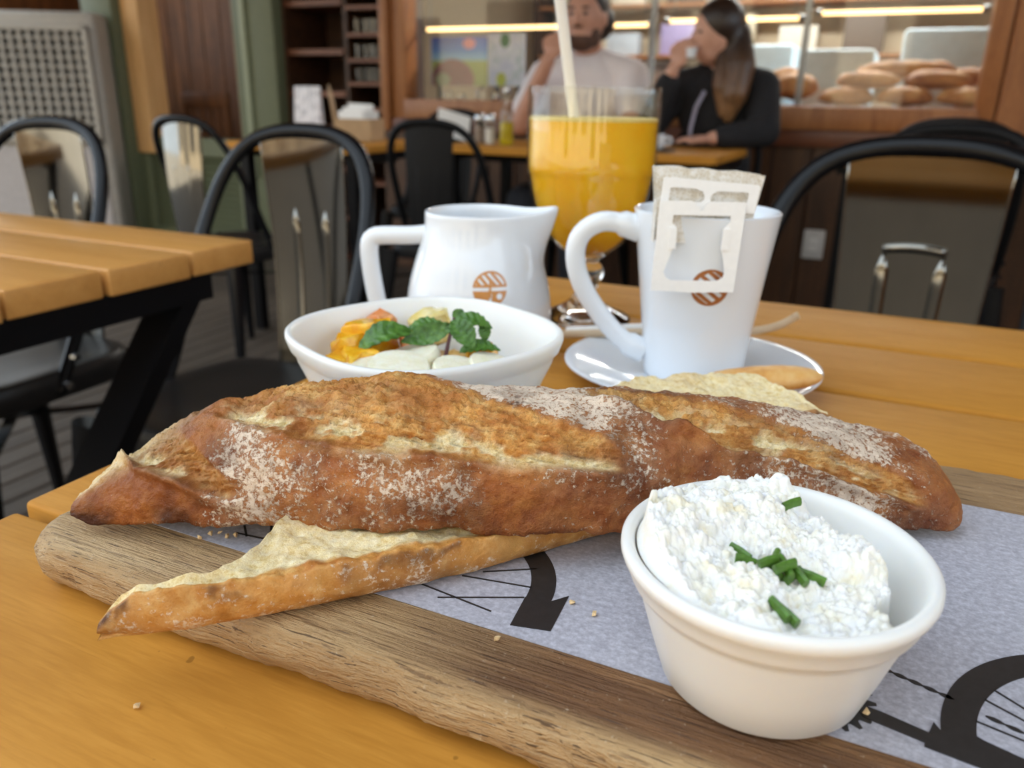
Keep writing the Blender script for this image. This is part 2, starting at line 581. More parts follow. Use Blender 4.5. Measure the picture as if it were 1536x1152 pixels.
for z in (1.235, 1.105, .985):
    for k in range(4):
        loc = (-2.825 + k * .054, W + .07 + (k % 2) * .012, z + .0105)
        o = ob('drinking_glass', tumb, tumbler_m, None, loc, smooth=40) if t0 is None else shared('drinking_glass', t0.data, None, loc)
        t0 = t0 or o
        tag(o, 'small clear glass, %s from the left on the %s glass shelf of the wall unit' % (('first', 'second', 'third', 'last')[k], rowname[z]), 'glass', 'glasses on the wall shelves')

# socket
so = empty('power_socket', (-.31, W - .021, .32), 0, 'white wall socket on the dark wooden wall below the window', 'socket')
ob('cover_plate', box(-.045, .045, -.008, 0, -.065, .065, .006), MT['white'], so, smooth=30)
ob('insert', box(-.02, .02, -.011, -.008, -.03, .03, .002), MT['card'], so)
for sx_ in (-.008, .008):
    ob('socket_hole', lathe([(0, 0), (.003, 0), (.003, .0012), (0, .0012)], 10), MT['plastic_dark'], so, (sx_, -.011, 0), rot=(PI / 2, 0, 0))

# ---------------------------------------------------------------- inside the shop, seen through the window
struct('wall_back', box(-4, 1.6, 6.6, 6.7, 0, 2.8), MT['cream'], label='cream back wall inside the shop')
struct('floor_shop', box(-4, 1.6, W + .12, 6.7, -.05, 0), MT['sill'], label='dark shop floor behind the window')
cs = struct('ceiling_shop', box(-4, 1.6, W + .12, 6.7, 2.3, 2.34), MT['cream'], label='slatted ceiling inside the shop')
for k in range(14):
    ob('slat', box(-3.9 + k * .4, -3.72 + k * .4, W + .2, 6.6, 2.24, 2.3), MT['jamb'], cs)
struct('wall_shop_left', box(-4.05, -4, W + .42, 6.7, 0, 2.8), MT['cream'], label='shop side wall on the left')
struct('wall_shop_right', box(1.6, 1.65, W + .12, 6.7, 0, 2.8), MT['cream'], label='shop side wall on the right')
led_m = emit('warm_led', (1.0, .62, .26), 2.6)
for n, (a, b, z) in enumerate(((-2.42, -1.18, 1.262), (-1.10, -.50, 1.275), (-.43, .205, 1.292))):
    e = empty('strip_light', (a, W + .12, z), 0, ('warm strip light behind the left window pane with the posters', 'short warm strip light behind the middle window pane', 'warm strip light over the loaves in the right window pane')[n], 'light', 'strip lights in the shop window')
    ob('tube', tube([(0, 0, 0), (b - a, 0, 0)], .009, 8), led_m, e, smooth=True)
    for q in (0, b - a):
        ob('end_cap', tube([(q - .012, 0, 0), (q + .012, 0, 0)], .015, 8), MT['steel'], e)
    ob('wire', tube([(.03, 0, 0), (.03, 0, .8)], .002, 5), MT['steel'], e)
    ob('wire', tube([(b - a - .03, 0, 0), (b - a - .03, 0, .8)], .002, 5), MT['steel'], e)
# display counter
dc = empty('display_counter', (.0, 4.3, 0), 0, 'wooden display counter inside the shop window carrying loaves', 'counter')
ob('counter_body', box(-1.4, 1.5, -.2, .25, 0, .88, .01), MT['shelf'], dc)
ob('counter_top', box(-1.45, 1.55, -.24, .28, .88, .915, .006), MT['jamb'], dc)
loaf_m = None


def loaf_mat():
    t = NT('golden_loaf_crust')
    v = t.coord(rnd=True)
    n = t.noise(v, 9, 5)
    t.pb(Base_Color=t.ramp(n, [(.3, (.28, .10, .03)), (.5, (.52, .25, .08)), (.7, (.72, .47, .2))]), Roughness=.6)
    t.bump(t.noise(v, 40, 3), .4, .004)
    return t.m


loaf_m = loaf_mat()


def loaf_geo(L, w, h, seed):
    nu, nv = 26, 16
    V = []
    for i in range(nu):
        s = -1 + 2 * i / (nu - 1)
        q = max(.02, 1 - abs(s) ** 2.6) ** .5
        for j in range(nv):
            a = 2 * PI * j / nv
            y = math.cos(a) * w / 2 * q; z = math.sin(a) * h / 2 * q
            if z < 0: z *= .55
            V.append((s * L / 2, y, z + h * .28))
    V = np.array(V)
    d = fbm(V, 14, 3, seed) - .5
    V[:, 2] += d * h * .25; V[:, 1] += d * w * .12
    return [tuple(v) for v in V], gridfaces(nu, nv, True) + [tuple(range(nv)), tuple((nu - 1) * nv + k for k in range(nv))]


lw = [(-.72, 4.13, 0, .16, .14, .12, 'round brown loaf nearest the dark haired woman in the shop window'), (-.52, 4.17, .02, .22, .17, .15, 'tall golden loaf behind the window mullion beside the woman'),
      (-.57, 4.32, .05, .2, .15, .16, 'darker loaf behind the two by the mullion'),
      (-.28, 4.12, 0, .235, .12, .10, 'long loaf at the left front of the right window display'), (-.04, 4.12, 0, .235, .12, .10, 'long loaf in the middle front of the right window display'), (.2, 4.12, 0, .235, .12, .10, 'long loaf at the right front of the right window display'),
      (-.2, 4.19, .075, .27, .13, .10, 'upper left loaf of the heap in the right window'), (.08, 4.19, .075, .27, .13, .10, 'upper right loaf of the heap in the right window'),
      (-.05, 4.28, .12, .42, .13, .1, 'topmost loaf of the heap in the right window'), (.25, 4.30, .09, .3, .12, .1, 'loaf at the back right of the window heap'),
      (-1.02, 4.15, 0, .2, .14, .12, 'loaf in the shop window left of the mullion between the two diners')]
for i, (x, y, dz, L, w_, h_, lb) in enumerate(lw):
    tag(ob('bread_loaf', loaf_geo(L, w_, h_, i), loaf_m, None, (x, y, .916 + dz), smooth=True), lb, 'loaf', 'loaves in the shop window')


# posters on a dark stand behind the left pane
def poster_mat(name, kind):
    t = NT(name)
    tc = t.node('ShaderNodeTexCoord'); sp = t.node('ShaderNodeSeparateXYZ'); t.l.new(tc.outputs['Generated'], sp.inputs[0])
    gx, gz = sp.outputs[0], sp.outputs[2]
    if kind == 0:
        c = t.ramp(gz, [(0, (.30, .36, .10)), (.50, (.36, .45, .12)), (.54, (.30, .58, .85)), (.72, (.10, .26, .72)), (1, (.06, .10, .55))])
        d = t.math('ADD', t.math('POWER', t.math('SUBTRACT', gx, .38), 2), t.math('POWER', t.math('MULTIPLY', t.math('SUBTRACT', gz, .12), .9), 2))
        c = t.mix(t.math('LESS_THAN', d, .15), c, (.26, .10, .11))
        d = t.math('ADD', t.math('POWER', t.math('SUBTRACT', gx, .68), 2), t.math('POWER', t.math('SUBTRACT', gz, .86), 2))
        c = t.mix(t.math('LESS_THAN', d, .012), c, (.75, .30, .38))
        d = t.math('ADD', t.math('POWER', t.math('SUBTRACT', gx, .2), 2), t.math('POWER', t.math('SUBTRACT', gz, .12), 2))
        c = t.mix(t.math('LESS_THAN', d, .02), c, (.36, .42, .26))
    elif kind == 1:
        c = t.ramp(t.noise(t.coord((9, 9, 9), 'Generated'), .6, 3, .5, 1.5), [(.42, (.52, .58, .78)), (.5, (.70, .74, .88)), (.6, (.45, .55, .66))])
        d = t.math('ADD', t.math('POWER', t.math('SUBTRACT', gx, .45), 2), t.math('POWER', t.math('SUBTRACT', gz, .86), 2))
        c = t.mix(t.math('LESS_THAN', d, .018), c, (.10, .22, .12))
        d = t.math('ADD', t.math('POWER', t.math('SUBTRACT', gx, .35), 2), t.math('POWER', t.math('SUBTRACT', gz, .12), 2))
        c = t.mix(t.math('LESS_THAN', d, .02), c, (.42, .48, .06))
    else:
        c = t.ramp(gz, [(0, (.62, .80, .55)), (.5, (.45, .72, .30)), (.55, (.65, .85, .95)), (1, (.20, .42, .85))])
    t.pb(Base_Color=c, Roughness=.5)
    return t.m


for n, (a, b, z0, z1, lb) in enumerate(((-2.47, -2.12, .985, 1.235, 'blue green and maroon landscape poster behind the left window pane'), (-2.11, -1.90, .985, 1.25, 'lilac poster with a green leaf behind the left window pane'), (-1.74, -1.52, .95, 1.19, 'pale blue and green poster behind the man in the shop window'))):
    p = empty('poster', (a, 4.16, z0), 0, lb, 'poster')
    ob('print', box(0, b - a, 0, .008, 0, z1 - z0), poster_mat('poster_print', n), p)
    ob('edge_strip', box(-.008, 0, -.002, .012, 0, z1 - z0), MT['white'], p)
    ob('stand_leg', box(.03, .05, .01, .03, -z0, 0), MT['plastic_dark'], p); ob('stand_leg', box(b - a - .05, b - a - .03, .01, .03, -z0, 0), MT['plastic_dark'], p)
tag(ob('window_bench', merge(box(-2.44, -1.5, 4.045, 4.145, .86, .90), box(-2.4, -2.3, 4.06, 4.14, 0, .86), box(-1.64, -1.54, 4.06, 4.14, 0, .86)), MT['sill']), 'dark wooden bench inside the left window below the posters', 'bench')
for n, (x, h_) in enumerate(((-2.33, .06), (-2.25, .045), (-2.13, .07), (-2.03, .05))):
    tag(ob('glass_jar', lathe([(0, 0), (.025, 0), (.027, .01), (.027, h_ - .01), (.018, h_), (0, h_)], 14), MT['chrome'] if n % 2 else tumbler_m, None, (x, 4.095, .901), smooth=40), ('clear jar at the left end of the window bench', 'low shiny jar second from the left on the window bench', 'taller clear jar right of centre on the window bench', 'shiny jar at the right on the window bench')[n], 'jar', 'jars on the window bench')
# white appliances and shelves deeper in the shop
appl = plain('pale_blue_enamel', (.62, .76, .84), .35)
for n, (x0, x1, y0, z0, z1, lb) in enumerate(((-1.10, -.66, 5.1, 0, 1.24, 'pale blue tall appliance inside the shop behind the woman'), (-.58, -.22, 4.9, 0, 1.20, 'pale blue cabinet inside the shop right of the mullion'), (-.10, .52, 5.0, 0, 1.30, 'pale appliance inside the shop behind the right window pane'))):
    a = empty('shop_appliance', ((x0 + x1) / 2, y0 + .25, 0), 0, lb, 'appliance')
    ob('body', box(-(x1 - x0) / 2, (x1 - x0) / 2, -.25, .25, 0, z1, .02), appl, a, smooth=30)
    ob('door_panel', box(-(x1 - x0) / 2 + .03, (x1 - x0) / 2 - .03, -.262, -.25, .1, z1 - .2, .004), MT['white'], a)
    ob('handle', tube([((x1 - x0) / 2 - .06, -.29, .5), ((x1 - x0) / 2 - .06, -.29, .9)], .01, 8), MT['steel'], a)
cols = [(.75, .72, .62), (.42, .36, .62), (.80, .80, .84), (.10, .07, .06), (.66, .60, .45), (.55, .62, .70), (.20, .12, .08)]
bk = empty('back_shelf', (-.6, 6.44, 0), 0, 'tall shelf of packages along the back wall of the shop', 'shelf')
for z in (.9, 1.25, 1.6, 1.95):
    ob('shelf_board', box(-2.2, 2.1, -.15, .15, z - .02, z), MT['jamb'], bk)
for x in (-2.2, 1.4):
    ob('upright', box(x, x + .05, -.15, .15, 0, 2.2), MT['shelf'], bk)
mats = [plain('package_paper_%d' % i, c, .6) for i, c in enumerate(cols)]
nm = ('white', 'violet', 'pale grey', 'black', 'tan', 'blue grey', 'brown')
posn = ('lower', 'middle', 'upper')
for r_, z in enumerate((.9, 1.25, 1.6)):
    for k in range(7):
        i = (k * 3 + r_ * 2) % 7
        h_ = .16 + .12 * ((k * 7 + r_ * 3) % 5) / 4
        tag(ob('package', box(-.13, .13, -.06, .06, 0, h_, .008), mats[i], None, (-2.56 + k * .43 + .03 * r_, 6.45, z + .001), smooth=30),
            '%s package on the %s back shelf of the shop' % (nm[i], posn[r_]), 'package', 'packages on the shop shelf')
sl = empty('interior_fill_lamp', (-.8, 5.2, 2.23), 0, 'unseen fill lamp added to brighten the inside of the shop', 'lamp')  # unseen lamp added as fill light for the shop interior
ob('housing', box(-1.2, 1.2, -.12, .12, 0, .05), MT['white'], sl)
ob('diffuser', box(-1.18, 1.18, -.1, .1, -.012, 0), emit('shop_fill_diffuser', (1, .95, .88), 36), sl)

# ---------------------------------------------------------------- evaporative cooler at the far left
ac = empty('air_cooler', (-4.84, 3.50, 0), R(29), 'large grey evaporative air cooler with a louvred grille beside the green post', 'air cooler')
ob('body', box(-.42, .42, -.15, .15, .06, 1.36, .035, 3), MT['plastic_grey'], ac, smooth=30)
ob('lower_panel', box(-.37, .37, -.163, -.15, .10, .60, .008), MT['plastic_pale'], ac)
gr = ob('grille_recess', box(-.35, .35, -.158, -.152, .66, 1.25), MT['plastic_dark'], ac)
for a, b, c, d in ((-.385, .385, 1.25, 1.285), (-.385, .385, .625, .66)):
    ob('grille_frame', box(a, b, -.19, -.15, c, d, .008), MT['plastic_grey'], ac)
for a, b in ((-.385, -.35), (.35, .385)):
    ob('grille_frame', box(a, b, -.19, -.15, .625, 1.285, .008), MT['plastic_grey'], ac)
g0 = None
for k in range(13):
    x = -.318 + k * .053
    g0 = g0 or ob('vane', box(-.008, .008, -.012, .014, .66, 1.25), MT['plastic_grey'], gr, (x, -.180, 0))
    if k: shared('vane', g0.data, gr, (x, -.180, 0))
g0 = None
for k in range(11):
    z = .69 + k * .052
    g0 = g0 or ob('louvre', xf(box(-.35, .35, -.014, .014, -.006, .006), Matrix.Rotation(R(-30), 4, 'X')), MT['plastic_grey'], gr, (0, -.172, z))
    if k: shared('louvre', g0.data, gr, (0, -.172, z))
for sx_ in (-.36, .36):
    for sy in (-.11, .11):
        ob('caster', lathe([(0, -.02), (.03, -.02), (.03, .02), (0, .02)], 14), MT['plastic_dark'], ac, (sx_, sy, .03), rot=(0, PI / 2, 0))


# ---------------------------------------------------------------- tables
def table(x0, x1, ys, z, mat, label, group, xlegs=True, th=.028, seed=0):
    """ys: plank boundaries from near to far"""
    cx, cy = (x0 + x1) / 2, (ys[0] + ys[-1]) / 2
    t = empty('slatted_table', (cx, cy, 0), 0, label, 'table', group)
    rnd = random.Random(seed)
    for a, b in zip(ys[:-1], ys[1:]):
        e0 = rnd.uniform(-.004, .004)
        ob('plank', box(x0 - cx + e0, x1 - cx + rnd.uniform(-.003, .003), a - cy + .0032, b - cy - .0032, z - th, z, .0024, 3), mat, t, smooth=35)
    y0, y1 = ys[0] - cy, ys[-1] - cy
    hx = (x1 - x0) / 2
    for s in (-1, 1):
        ob('cross_rail', box(s * (hx - .025) - .018, s * (hx - .025) + .018, y0 + .05, y1 - .07, z - th - .03, z - th), MT['black'], t)
        if xlegs:
            xx = s * (hx - .025)
            ob('leg', bar((xx - .012, y1 - .09, z - th - .02), (xx - .012, y0 + .09, .0), .022, .05, (1, 0, 0)), MT['black'], t)
            ob('leg', bar((xx + .012, y0 + .09, z - th - .02), (xx + .012, y1 - .09, .0), .022, .05, (1, 0, 0)), MT['black'], t)
        else:
            for q in (y0 + .06, y1 - .06):
                ob('leg', box(s * (hx - .05) - .02, s * (hx - .05) + .02, q - .02, q + .02, 0, z - th), MT['black'], t)
    ob('side_rail', box(-hx + .03, hx - .03, -.02, .02, z - th - .045, z - th - .015), MT['black'], t)
    return t


table(-.313, .80, [-.145, -.035, .075, .1845, .290, .396, .502, .617, .730], .75, MT['table'], 'honey coloured slatted wooden table carrying the cutting board and the mug', 'slatted tables', seed=3)
table(-1.95, -.695, [-.01, .10, .21, .32, .43, .536, .6465, .748], .75, MT['table2'], 'honey coloured slatted wooden table with crossed black legs at the left', 'slatted tables', seed=1)
table(-1.63, -.56, [2.75, 2.87, 2.99, 3.11, 3.23, 3.35], .75, MT['table'], 'wooden table in front of the two diners', 'slatted tables', False, seed=5)
table(-2.36, -1.76, [2.42, 2.54, 2.66, 2.78, 2.90, 3.02], .75, MT['table'], 'small wooden table holding the menu card and napkin basket', 'slatted tables', False, seed=6)
table(-.21, .85, [3.0, 3.12, 3.24, 3.36, 3.48, 3.6], .75, MT['table'], 'wooden table by the wall socket behind the right hand chair', 'slatted tables', False, seed=7)


# ---------------------------------------------------------------- steel chairs (front of the chair faces local -Y)
def make_chair():
    t = empty('steel_chair', (0, 0, 0))
    # seat pan: rounded square, slightly dished, rolled skirt
    n = 48
    def ring(r, z):
        V = []
        for k in range(n):
            a = 2 * PI * k / n
            q = (abs(math.cos(a)) ** 5 + abs(math.sin(a)) ** 5) ** (-1 / 5)
            V.append((r * q * math.cos(a), r * q * math.sin(a), z))
        return V
    prof = [(.01, .440), (.08, .441), (.14, .446), (.160, .450), (.172, .449), (.178, .442), (.180, .428), (.183, .405), (.181, .400), (.176, .402), (.173, .43), (.10, .433), (.01, .433)]
    V = []
    for r, z in prof: V += ring(r, z)
    F = gridfaces(len(prof), n, True) + [tuple(range(n)), tuple((len(prof) - 1) * n + k for k in range(n))]
    ob('seat', (V, F), MT['seat'], t, smooth=40)
    for sx_ in (-1, 1):
        for sy in (-1, 1):
            top = Vector((sx_ * .163, sy * .163, .425)); bot = Vector((sx_ * .205, sy * .215, .0))
            ob('leg', tube([tuple(top), tuple(top.lerp(bot, .5)), tuple(bot)], [.030, .022, .014], 8, .8), MT['chair'], t, smooth=40)
    pts = [(-.176, -.02, .41), (-.180, .04, .52), (-.181, .085, .63), (-.176, .125, .715), (-.160, .155, .785), (-.125, .178, .835), (-.07, .190, .857), (0, .193, .862)]
    pts += [(-x, y, z) for x, y, z in pts[:-1][::-1]]
    ob('back_hoop', tube(rounded(pts, 2), .0135, 12, .75, up=(1, 0, 0)), MT['chair'], t, smooth=True)
    # splat: slightly bowed sheet with two pressed ribs
    nu, nv = 30, 33
    V = []
    for i in range(nu):
        s = i / (nu - 1)
        z = .848 - s * (.848 - .43); w = .090 - .016 * s
        y = .187 - .012 * s + .012 * math.sin(PI * s)
        for j in range(nv):
            q = -1 + 2 * j / (nv - 1)
            V.append((q * w, y + .010 * q * q * (1 - .3 * s) * -1, z))
    ss = ob('splat', merge((V, gridfaces(nu, nv)), ([(x, y + .003, z) for x, y, z in V], gridfaces(nu, nv))), MT['splat'], t, smooth=True)
    for sx_ in (-1, 1):
        ob('rib', tube([(sx_ * (.036 - .008 * s), .187 - .012 * s + .012 * math.sin(PI * s) - .001, .848 - s * .418) for s in np.linspace(.28, .97, 14)], [.002] + [.0085] * 12 + [.002], 10, .45, up=(1, 0, 0)), MT['splat'], ss, smooth=True)
        ob('edge_roll', tube([(sx_ * (.090 - .016 * s), .187 - .012 * s + .012 * math.sin(PI * s) - .009, .848 - s * .418) for s in np.linspace(0, 1, 14)], .0018, 6), MT['splat'], ss, smooth=True)
        for zz, yy in ((.425, -.012), (.47, .012)):
            ob('bolt', tube([(sx_ * .185, yy, zz), (sx_ * .198, yy, zz)], .007, 8), MT['chrome'], t)
    ob('brace', bar((-.17, -.17, .33), (.17, .17, .33), .02, .006), MT['chair'], t)
    ob('brace', bar((.17, -.17, .322), (-.17, .17, .322), .02, .006), MT['chair'], t)
    return t


proto = make_chair()
chairs = [(-1.47, .88, 2, 1.0, 'shiny steel chair tucked under the left table in front of the air cooler', None),
          (-.925, .93, -3, 1.0, 'glossy black steel chair between the left table and the white jug', None),
          (.03, .93, 0, 1.012, 'glossy black steel chair across the table behind the mug at the right', None),
          (-2.06, 2.12, 176, .98, 'black steel chair with its back to the camera before the louvred shutters', None),
          (-1.42, 2.52, 184, .98, 'matte black steel chair with its back to the camera left of the juice glass', 'matte'),
          (-1.93, 3.28, 0, 1.0, 'black steel chair facing forward beside the man, holding a white paper', 'matte'),
          (-1.30, 3.42, 0, 1.0, 'black steel chair the man in the white shirt sits on', 'matte'),
          (-.72, 3.42, 0, 1.0, 'black steel chair the woman in black sits on', 'matte'),
          (.12, 2.78, 180, 1.02, 'black steel chair at the far right drawn up to the wall table', 'matte'),
          (.10, 1.86, 0, 1.015, 'black steel chair with only its top hoop showing behind the right hand chair', 'matte')]
for i, (x, y, a, s, lb, kind) in enumerate(chairs):
    c = proto if i == 0 else dup(proto)
    c.location = (x, y, 0); c.rotation_euler = (0, 0, R(a)); c.scale = (s, s, s)
    tag(c, lb, 'chair', 'black steel bistro chairs')
    if i == 2:
        sp_ = [q for q in c.children if q.name.startswith('splat')][0]
        ob('rib', tube([(x_, .187 - .012 * .28 + .012 * math.sin(PI * .28) - .002, .735 + .004 * (1 - (x_ / .036) ** 2)) for x_ in np.linspace(-.036, .036, 8)], .006, 8, .6), MT['splat'], sp_, smooth=True)
    if kind == 'matte':
        for ch in c.children_recursive:
            ch.data = ch.data.copy(); ch.data.materials[0] = MT['chairmat']

# wooden chair by the timber panel
wc = empty('wooden_chair', (-4.36, 4.18, 0), R(6), 'brown wooden slat back chair behind the green half doors', 'chair')
ob('seat', box(-.2, .2, -.2, .2, .43, .455, .008), MT['oldwood'], wc)
for sx_ in (-.17, .17):
    ob('leg', box(sx_ - .018, sx_ + .018, -.19, -.155, 0, .43), MT['oldwood'], wc)
    ob('back_post', box(sx_ - .018, sx_ + .018, .155, .19, 0, .93), MT['oldwood'], wc)
ob('top_rail', box(-.19, .19, .15, .185, .83, .93, .012), MT['oldwood'], wc, smooth=30)
for k in range(4):
    ob('slat', box(-.115 + k * .067, -.085 + k * .067, .162, .175, .455, .84), MT['oldwood'], wc)


# ---------------------------------------------------------------- cutting board, paper, print
def board_mat():
    t = NT('rustic_acacia_wood')
    tc = t.node('ShaderNodeTexCoord'); sp = t.node('ShaderNodeSeparateXYZ'); t.l.new(tc.outputs['Object'], sp.inputs[0])
    v = t.coord((1, 14, 14)); v2 = t.coord((2.2, 34, 34))
    g = t.noise(v, 9, 6, .65, .8); f = t.noise(v2, 22, 4, .65); b = t.noise(t.coord((1, 3, 3)), 9, 3)
    pale = t.ramp(g, [(.26, (.29, .165, .068)), (.46, (.45, .285, .13)), (.68, (.56, .385, .20))])
    dark = t.ramp(g, [(.26, (.085, .034, .011)), (.5, (.185, .082, .028)), (.72, (.29, .145, .056))])
    wob = t.math('MULTIPLY_ADD', b, .09); wob.node.inputs[2].default_value = -.045
    hx = t.node('ShaderNodeMapRange', interpolation_type='SMOOTHSTEP'); t.l.new(t.math('ADD', sp.outputs[0], wob), hx.inputs[0])
    hx.inputs[1].default_value = -.15; hx.inputs[2].default_value = -.06
    wy = t.math('MULTIPLY_ADD', b, .012); wy.node.inputs[2].default_value = -.006
    hy = t.node('ShaderNodeMapRange', interpolation_type='SMOOTHSTEP'); t.l.new(t.math('ADD', sp.outputs[1], wy), hy.inputs[0])
    hy.inputs[1].default_value = .1500; hy.inputs[2].default_value = .1575
    heart = t.math('MULTIPLY', hx.outputs[0], hy.outputs[0])
    far = t.node('ShaderNodeMapRange', interpolation_type='SMOOTHSTEP'); t.l.new(sp.outputs[1], far.inputs[0])
    far.inputs[1].default_value = .30; far.inputs[2].default_value = .34
    heart = t.math('MULTIPLY', heart, t.math('SUBTRACT', 1.0, t.math('MULTIPLY', far.outputs[0], .6)))
    c = t.mix(heart, pale, dark)
    c = t.mix(t.ramp(f, [(.57, 0.0), (.66, .62)]), c, (.10, .042, .015))
    pore = t.noise(t.coord((5, 100, 100)), 11, 2, .5)
    c = t.mix(t.ramp(pore, [(.635, 0.0), (.675, .8)]), c, (.055, .024, .010))
    dust = t.noise(t.coord((1, 1, 1)), 420, 3, .7)
    c = t.mix(t.ramp(dust, [(.63, 0.0), (.74, .45)]), c, (.72, .60, .44))
    t.pb(Base_Color=c, Roughness=.62)
    h = t.math('ADD', t.math('MULTIPLY', f, -1.0), t.math('MULTIPLY', dust, .4))
    t.bump(h, 1.0, .0018)
    return t.m


BZ = .7690


def board_geo():
    P = rrect(-.262, .34, .149, .369, .020, 10)
    # resample evenly
    Q = P + [P[0]]
    d = np.cumsum([0] + [math.dist(a, b) for a, b in zip(Q[:-1], Q[1:])])
    n = 900
    s = np.linspace(0, d[-1], n, endpoint=False)
    xs = np.interp(s, d, [q[0] for q in Q]); ys = np.interp(s, d, [q[1] for q in Q])
    tx = np.roll(xs, -1) - np.roll(xs, 1); ty = np.roll(ys, -1) - np.roll(ys, 1)
    L = np.hypot(tx, ty); nx, ny = ty / L, -tx / L
    V = []
    rings = [(-.010, .0190), (-.005, .0189), (-.0022, .0182), (-.0006, .0166), (.0006, .0135), (.0008, .010), (.0002, .006), (-.0018, .0025), (-.0045, .0004)]
    for k, (off, z) in enumerate(rings):
        q = np.stack([xs, ys, np.full(n, z)], 1)
        no = (fbm(q * np.array([1, 1, 3]), 55, 4, 3) - .5) * .0052 * min(1, k / 2) + (fbm(q * np.array([1, 1, 6]), 260, 3, 13) - .5) * .0016 * (1 if 1 < k < 8 else 0) + (fbm(q, 12, 2, 8) - .5) * .004
        nz = (fbm(q, 60, 3, 5) - .5) * .0016 * (1 if 1 < k < 7 else 0)
        V += [(float(a + u * (off + w)), float(b + v * (off + w)), float(z + e)) for a, b, u, v, w, e in zip(xs, ys, nx, ny, no, nz)]
    F = gridfaces(len(rings), n, True) + [tuple(range(n)), tuple((len(rings) - 1) * n + k for k in range(n))]
    return V, F


tag(ob('cutting_board', board_geo(), board_mat(), None, (0, 0, .75), smooth=50), 'rustic wooden cutting board with rounded corner and rough edges under the bread', 'cutting board')


def paper_mat():
    t = NT('fibrous_greaseproof_paper')
    v = t.coord()
    n = t.noise(v, 620, 4, .7); b = t.noise(t.coord((1, 2, 1)), 260, 4, .7)
    f = t.math('ADD', t.math('MULTIPLY', n, .6), t.math('MULTIPLY', b, .4))
    t.pb(Base_Color=t.ramp(f, [(.36, (.33, .32, .37)), (.5, (.43, .425, .48)), (.64, (.57, .57, .64))]), Roughness=.52)
    t.b.inputs['Specular IOR Level'].default_value = .45
    t.bump(f, .15, .0006)
    return t.m


ink = plain('black_print', (.022, .020, .020), .45, var=.2, scale=400)
PZ = .76925
pap = empty('paper_sheet', (0, .25, PZ), 0, 'white greaseproof paper strip printed with a black bicycle on the cutting board', 'paper')
nx_, ny_ = 60, 20
V = []
for i in range(nx_):
    for j in range(ny_):
        x = -.236 + (.30 + .236) * i / (nx_ - 1); y = -.0745 + .152 * j / (ny_ - 1)
        V.append((x, y, .0003))
ob('sheet', merge((V, gridfaces(nx_, ny_)), box(-.236, .30, -.0745, .0775, 0, .00022)), paper_mat(), pap)


def pr(poly, z=.0005):
    return prism([(x, y - .25) for x, y in poly], .00032, z)


def arcband(c, r0, r1, a0, a1, n=40):
    A = [R(a0 + (a1 - a0) * k / n) for k in range(n + 1)]
    P = [(c[0] + r1 * math.cos(a), c[1] + r1 * math.sin(a)) for a in A] + [(c[0] + r0 * math.cos(a), c[1] + r0 * math.sin(a)) for a in A[::-1]]
    return P


def strip(p, q, w):
    a = math.atan2(q[1] - p[1], q[0] - p[0]); nx, ny = -math.sin(a) * w / 2, math.cos(a) * w / 2
    return [(p[0] + nx, p[1] + ny), (q[0] + nx, q[1] + ny), (q[0] - nx, q[1] - ny), (p[0] - nx, p[1] - ny)]


def chain(p, q, n, w):
    P = []
    for sgn in (1, -1):
        L = []
        for k in range(n * 8 + 1):
            t = k / (n * 8)
            h = sgn * (.25 + .75 * abs(math.sin(PI * n * t))) * w / 2
            a = math.atan2(q[1] - p[1], q[0] - p[0])
            L.append((p[0] + (q[0] - p[0]) * t - math.sin(a) * h, p[1] + (q[1] - p[1]) * t + math.cos(a) * h))
        P += L if sgn > 0 else L[::-1]
    return P


wc1, wc2 = (-.1165, .1915), (.080, .191)
wheel1 = [pr(arcband(wc1, .0320, .0400, 4, 84)), pr([(-.0848, .1942), (-.0775, .1948), (-.0728, .2008), (-.0712, .1822), (-.0830, .1795)], .00056)]
for a, b in (((-.117, .186), (-.091, .183)), ((-.109, .182), (-.085, .194)), ((-.108, .196), (-.085, .200)), ((-.103, .201), (-.088, .2105)), ((-.116, .191), (-.098, .2185)), ((-.116, .191), (-.112, .224))):
    wheel1.append(pr(strip(a, b, .0006)))
ob('printed_wheel', merge(*wheel1), ink, pap)
lines = []
for a, b in (((-.193, .189), (-.187, .1835)), ((-.192, .1838), (-.178, .1853)), ((-.185, .194), (-.1793, .187))):
    lines.append(pr(strip(a, b, .0008)))
ob('printed_lines', merge(*lines), ink, pap)
wheel2 = [pr(arcband(wc2, .0415, .0495, 88, 190))]
for ang in (172, 158, 150, 132, 118, 104):
    wheel2.append(pr(strip((wc2[0] + .012 * math.cos(R(ang + 12)), wc2[1] + .012 * math.sin(R(ang + 12))), (wc2[0] + .042 * math.cos(R(ang)), wc2[1] + .042 * math.sin(R(ang))), .0006)))
ob('printed_wheel', merge(*wheel2), ink, pap)
ob('printed_frame', merge(pr([(.010, .1905), (.017, .1895), (.0285, .1868), (.034, .193), (.040, .190), (.052, .1865), (.075, .186), (.075, .181), (.038, .1800), (.0268, .1815), (.0268, .1830), (.013, .1855)], .00062), pr([(.0278, .187), (.0290, .1915), (.0296, .1905), (.0320, .187)], .00058)), ink, pap)
ob('printed_chain', merge(pr(chain((.012, .2095), (.034, .2030), 6, .0016)), pr(chain((.041, .2000), (.066, .192), 6, .0016))), ink, pap)
gc = (.0035, .1895)
gear = [(gc[0] + (.0125 if (k // 2) % 2 else .0102) * math.cos(2 * PI * k / 80), gc[1] + (.0125 if (k // 2) % 2 else .0102) * math.sin(2 * PI * k / 80)) for k in range(80)]
ob('printed_gear', pr(gear, .00048), ink, pap)


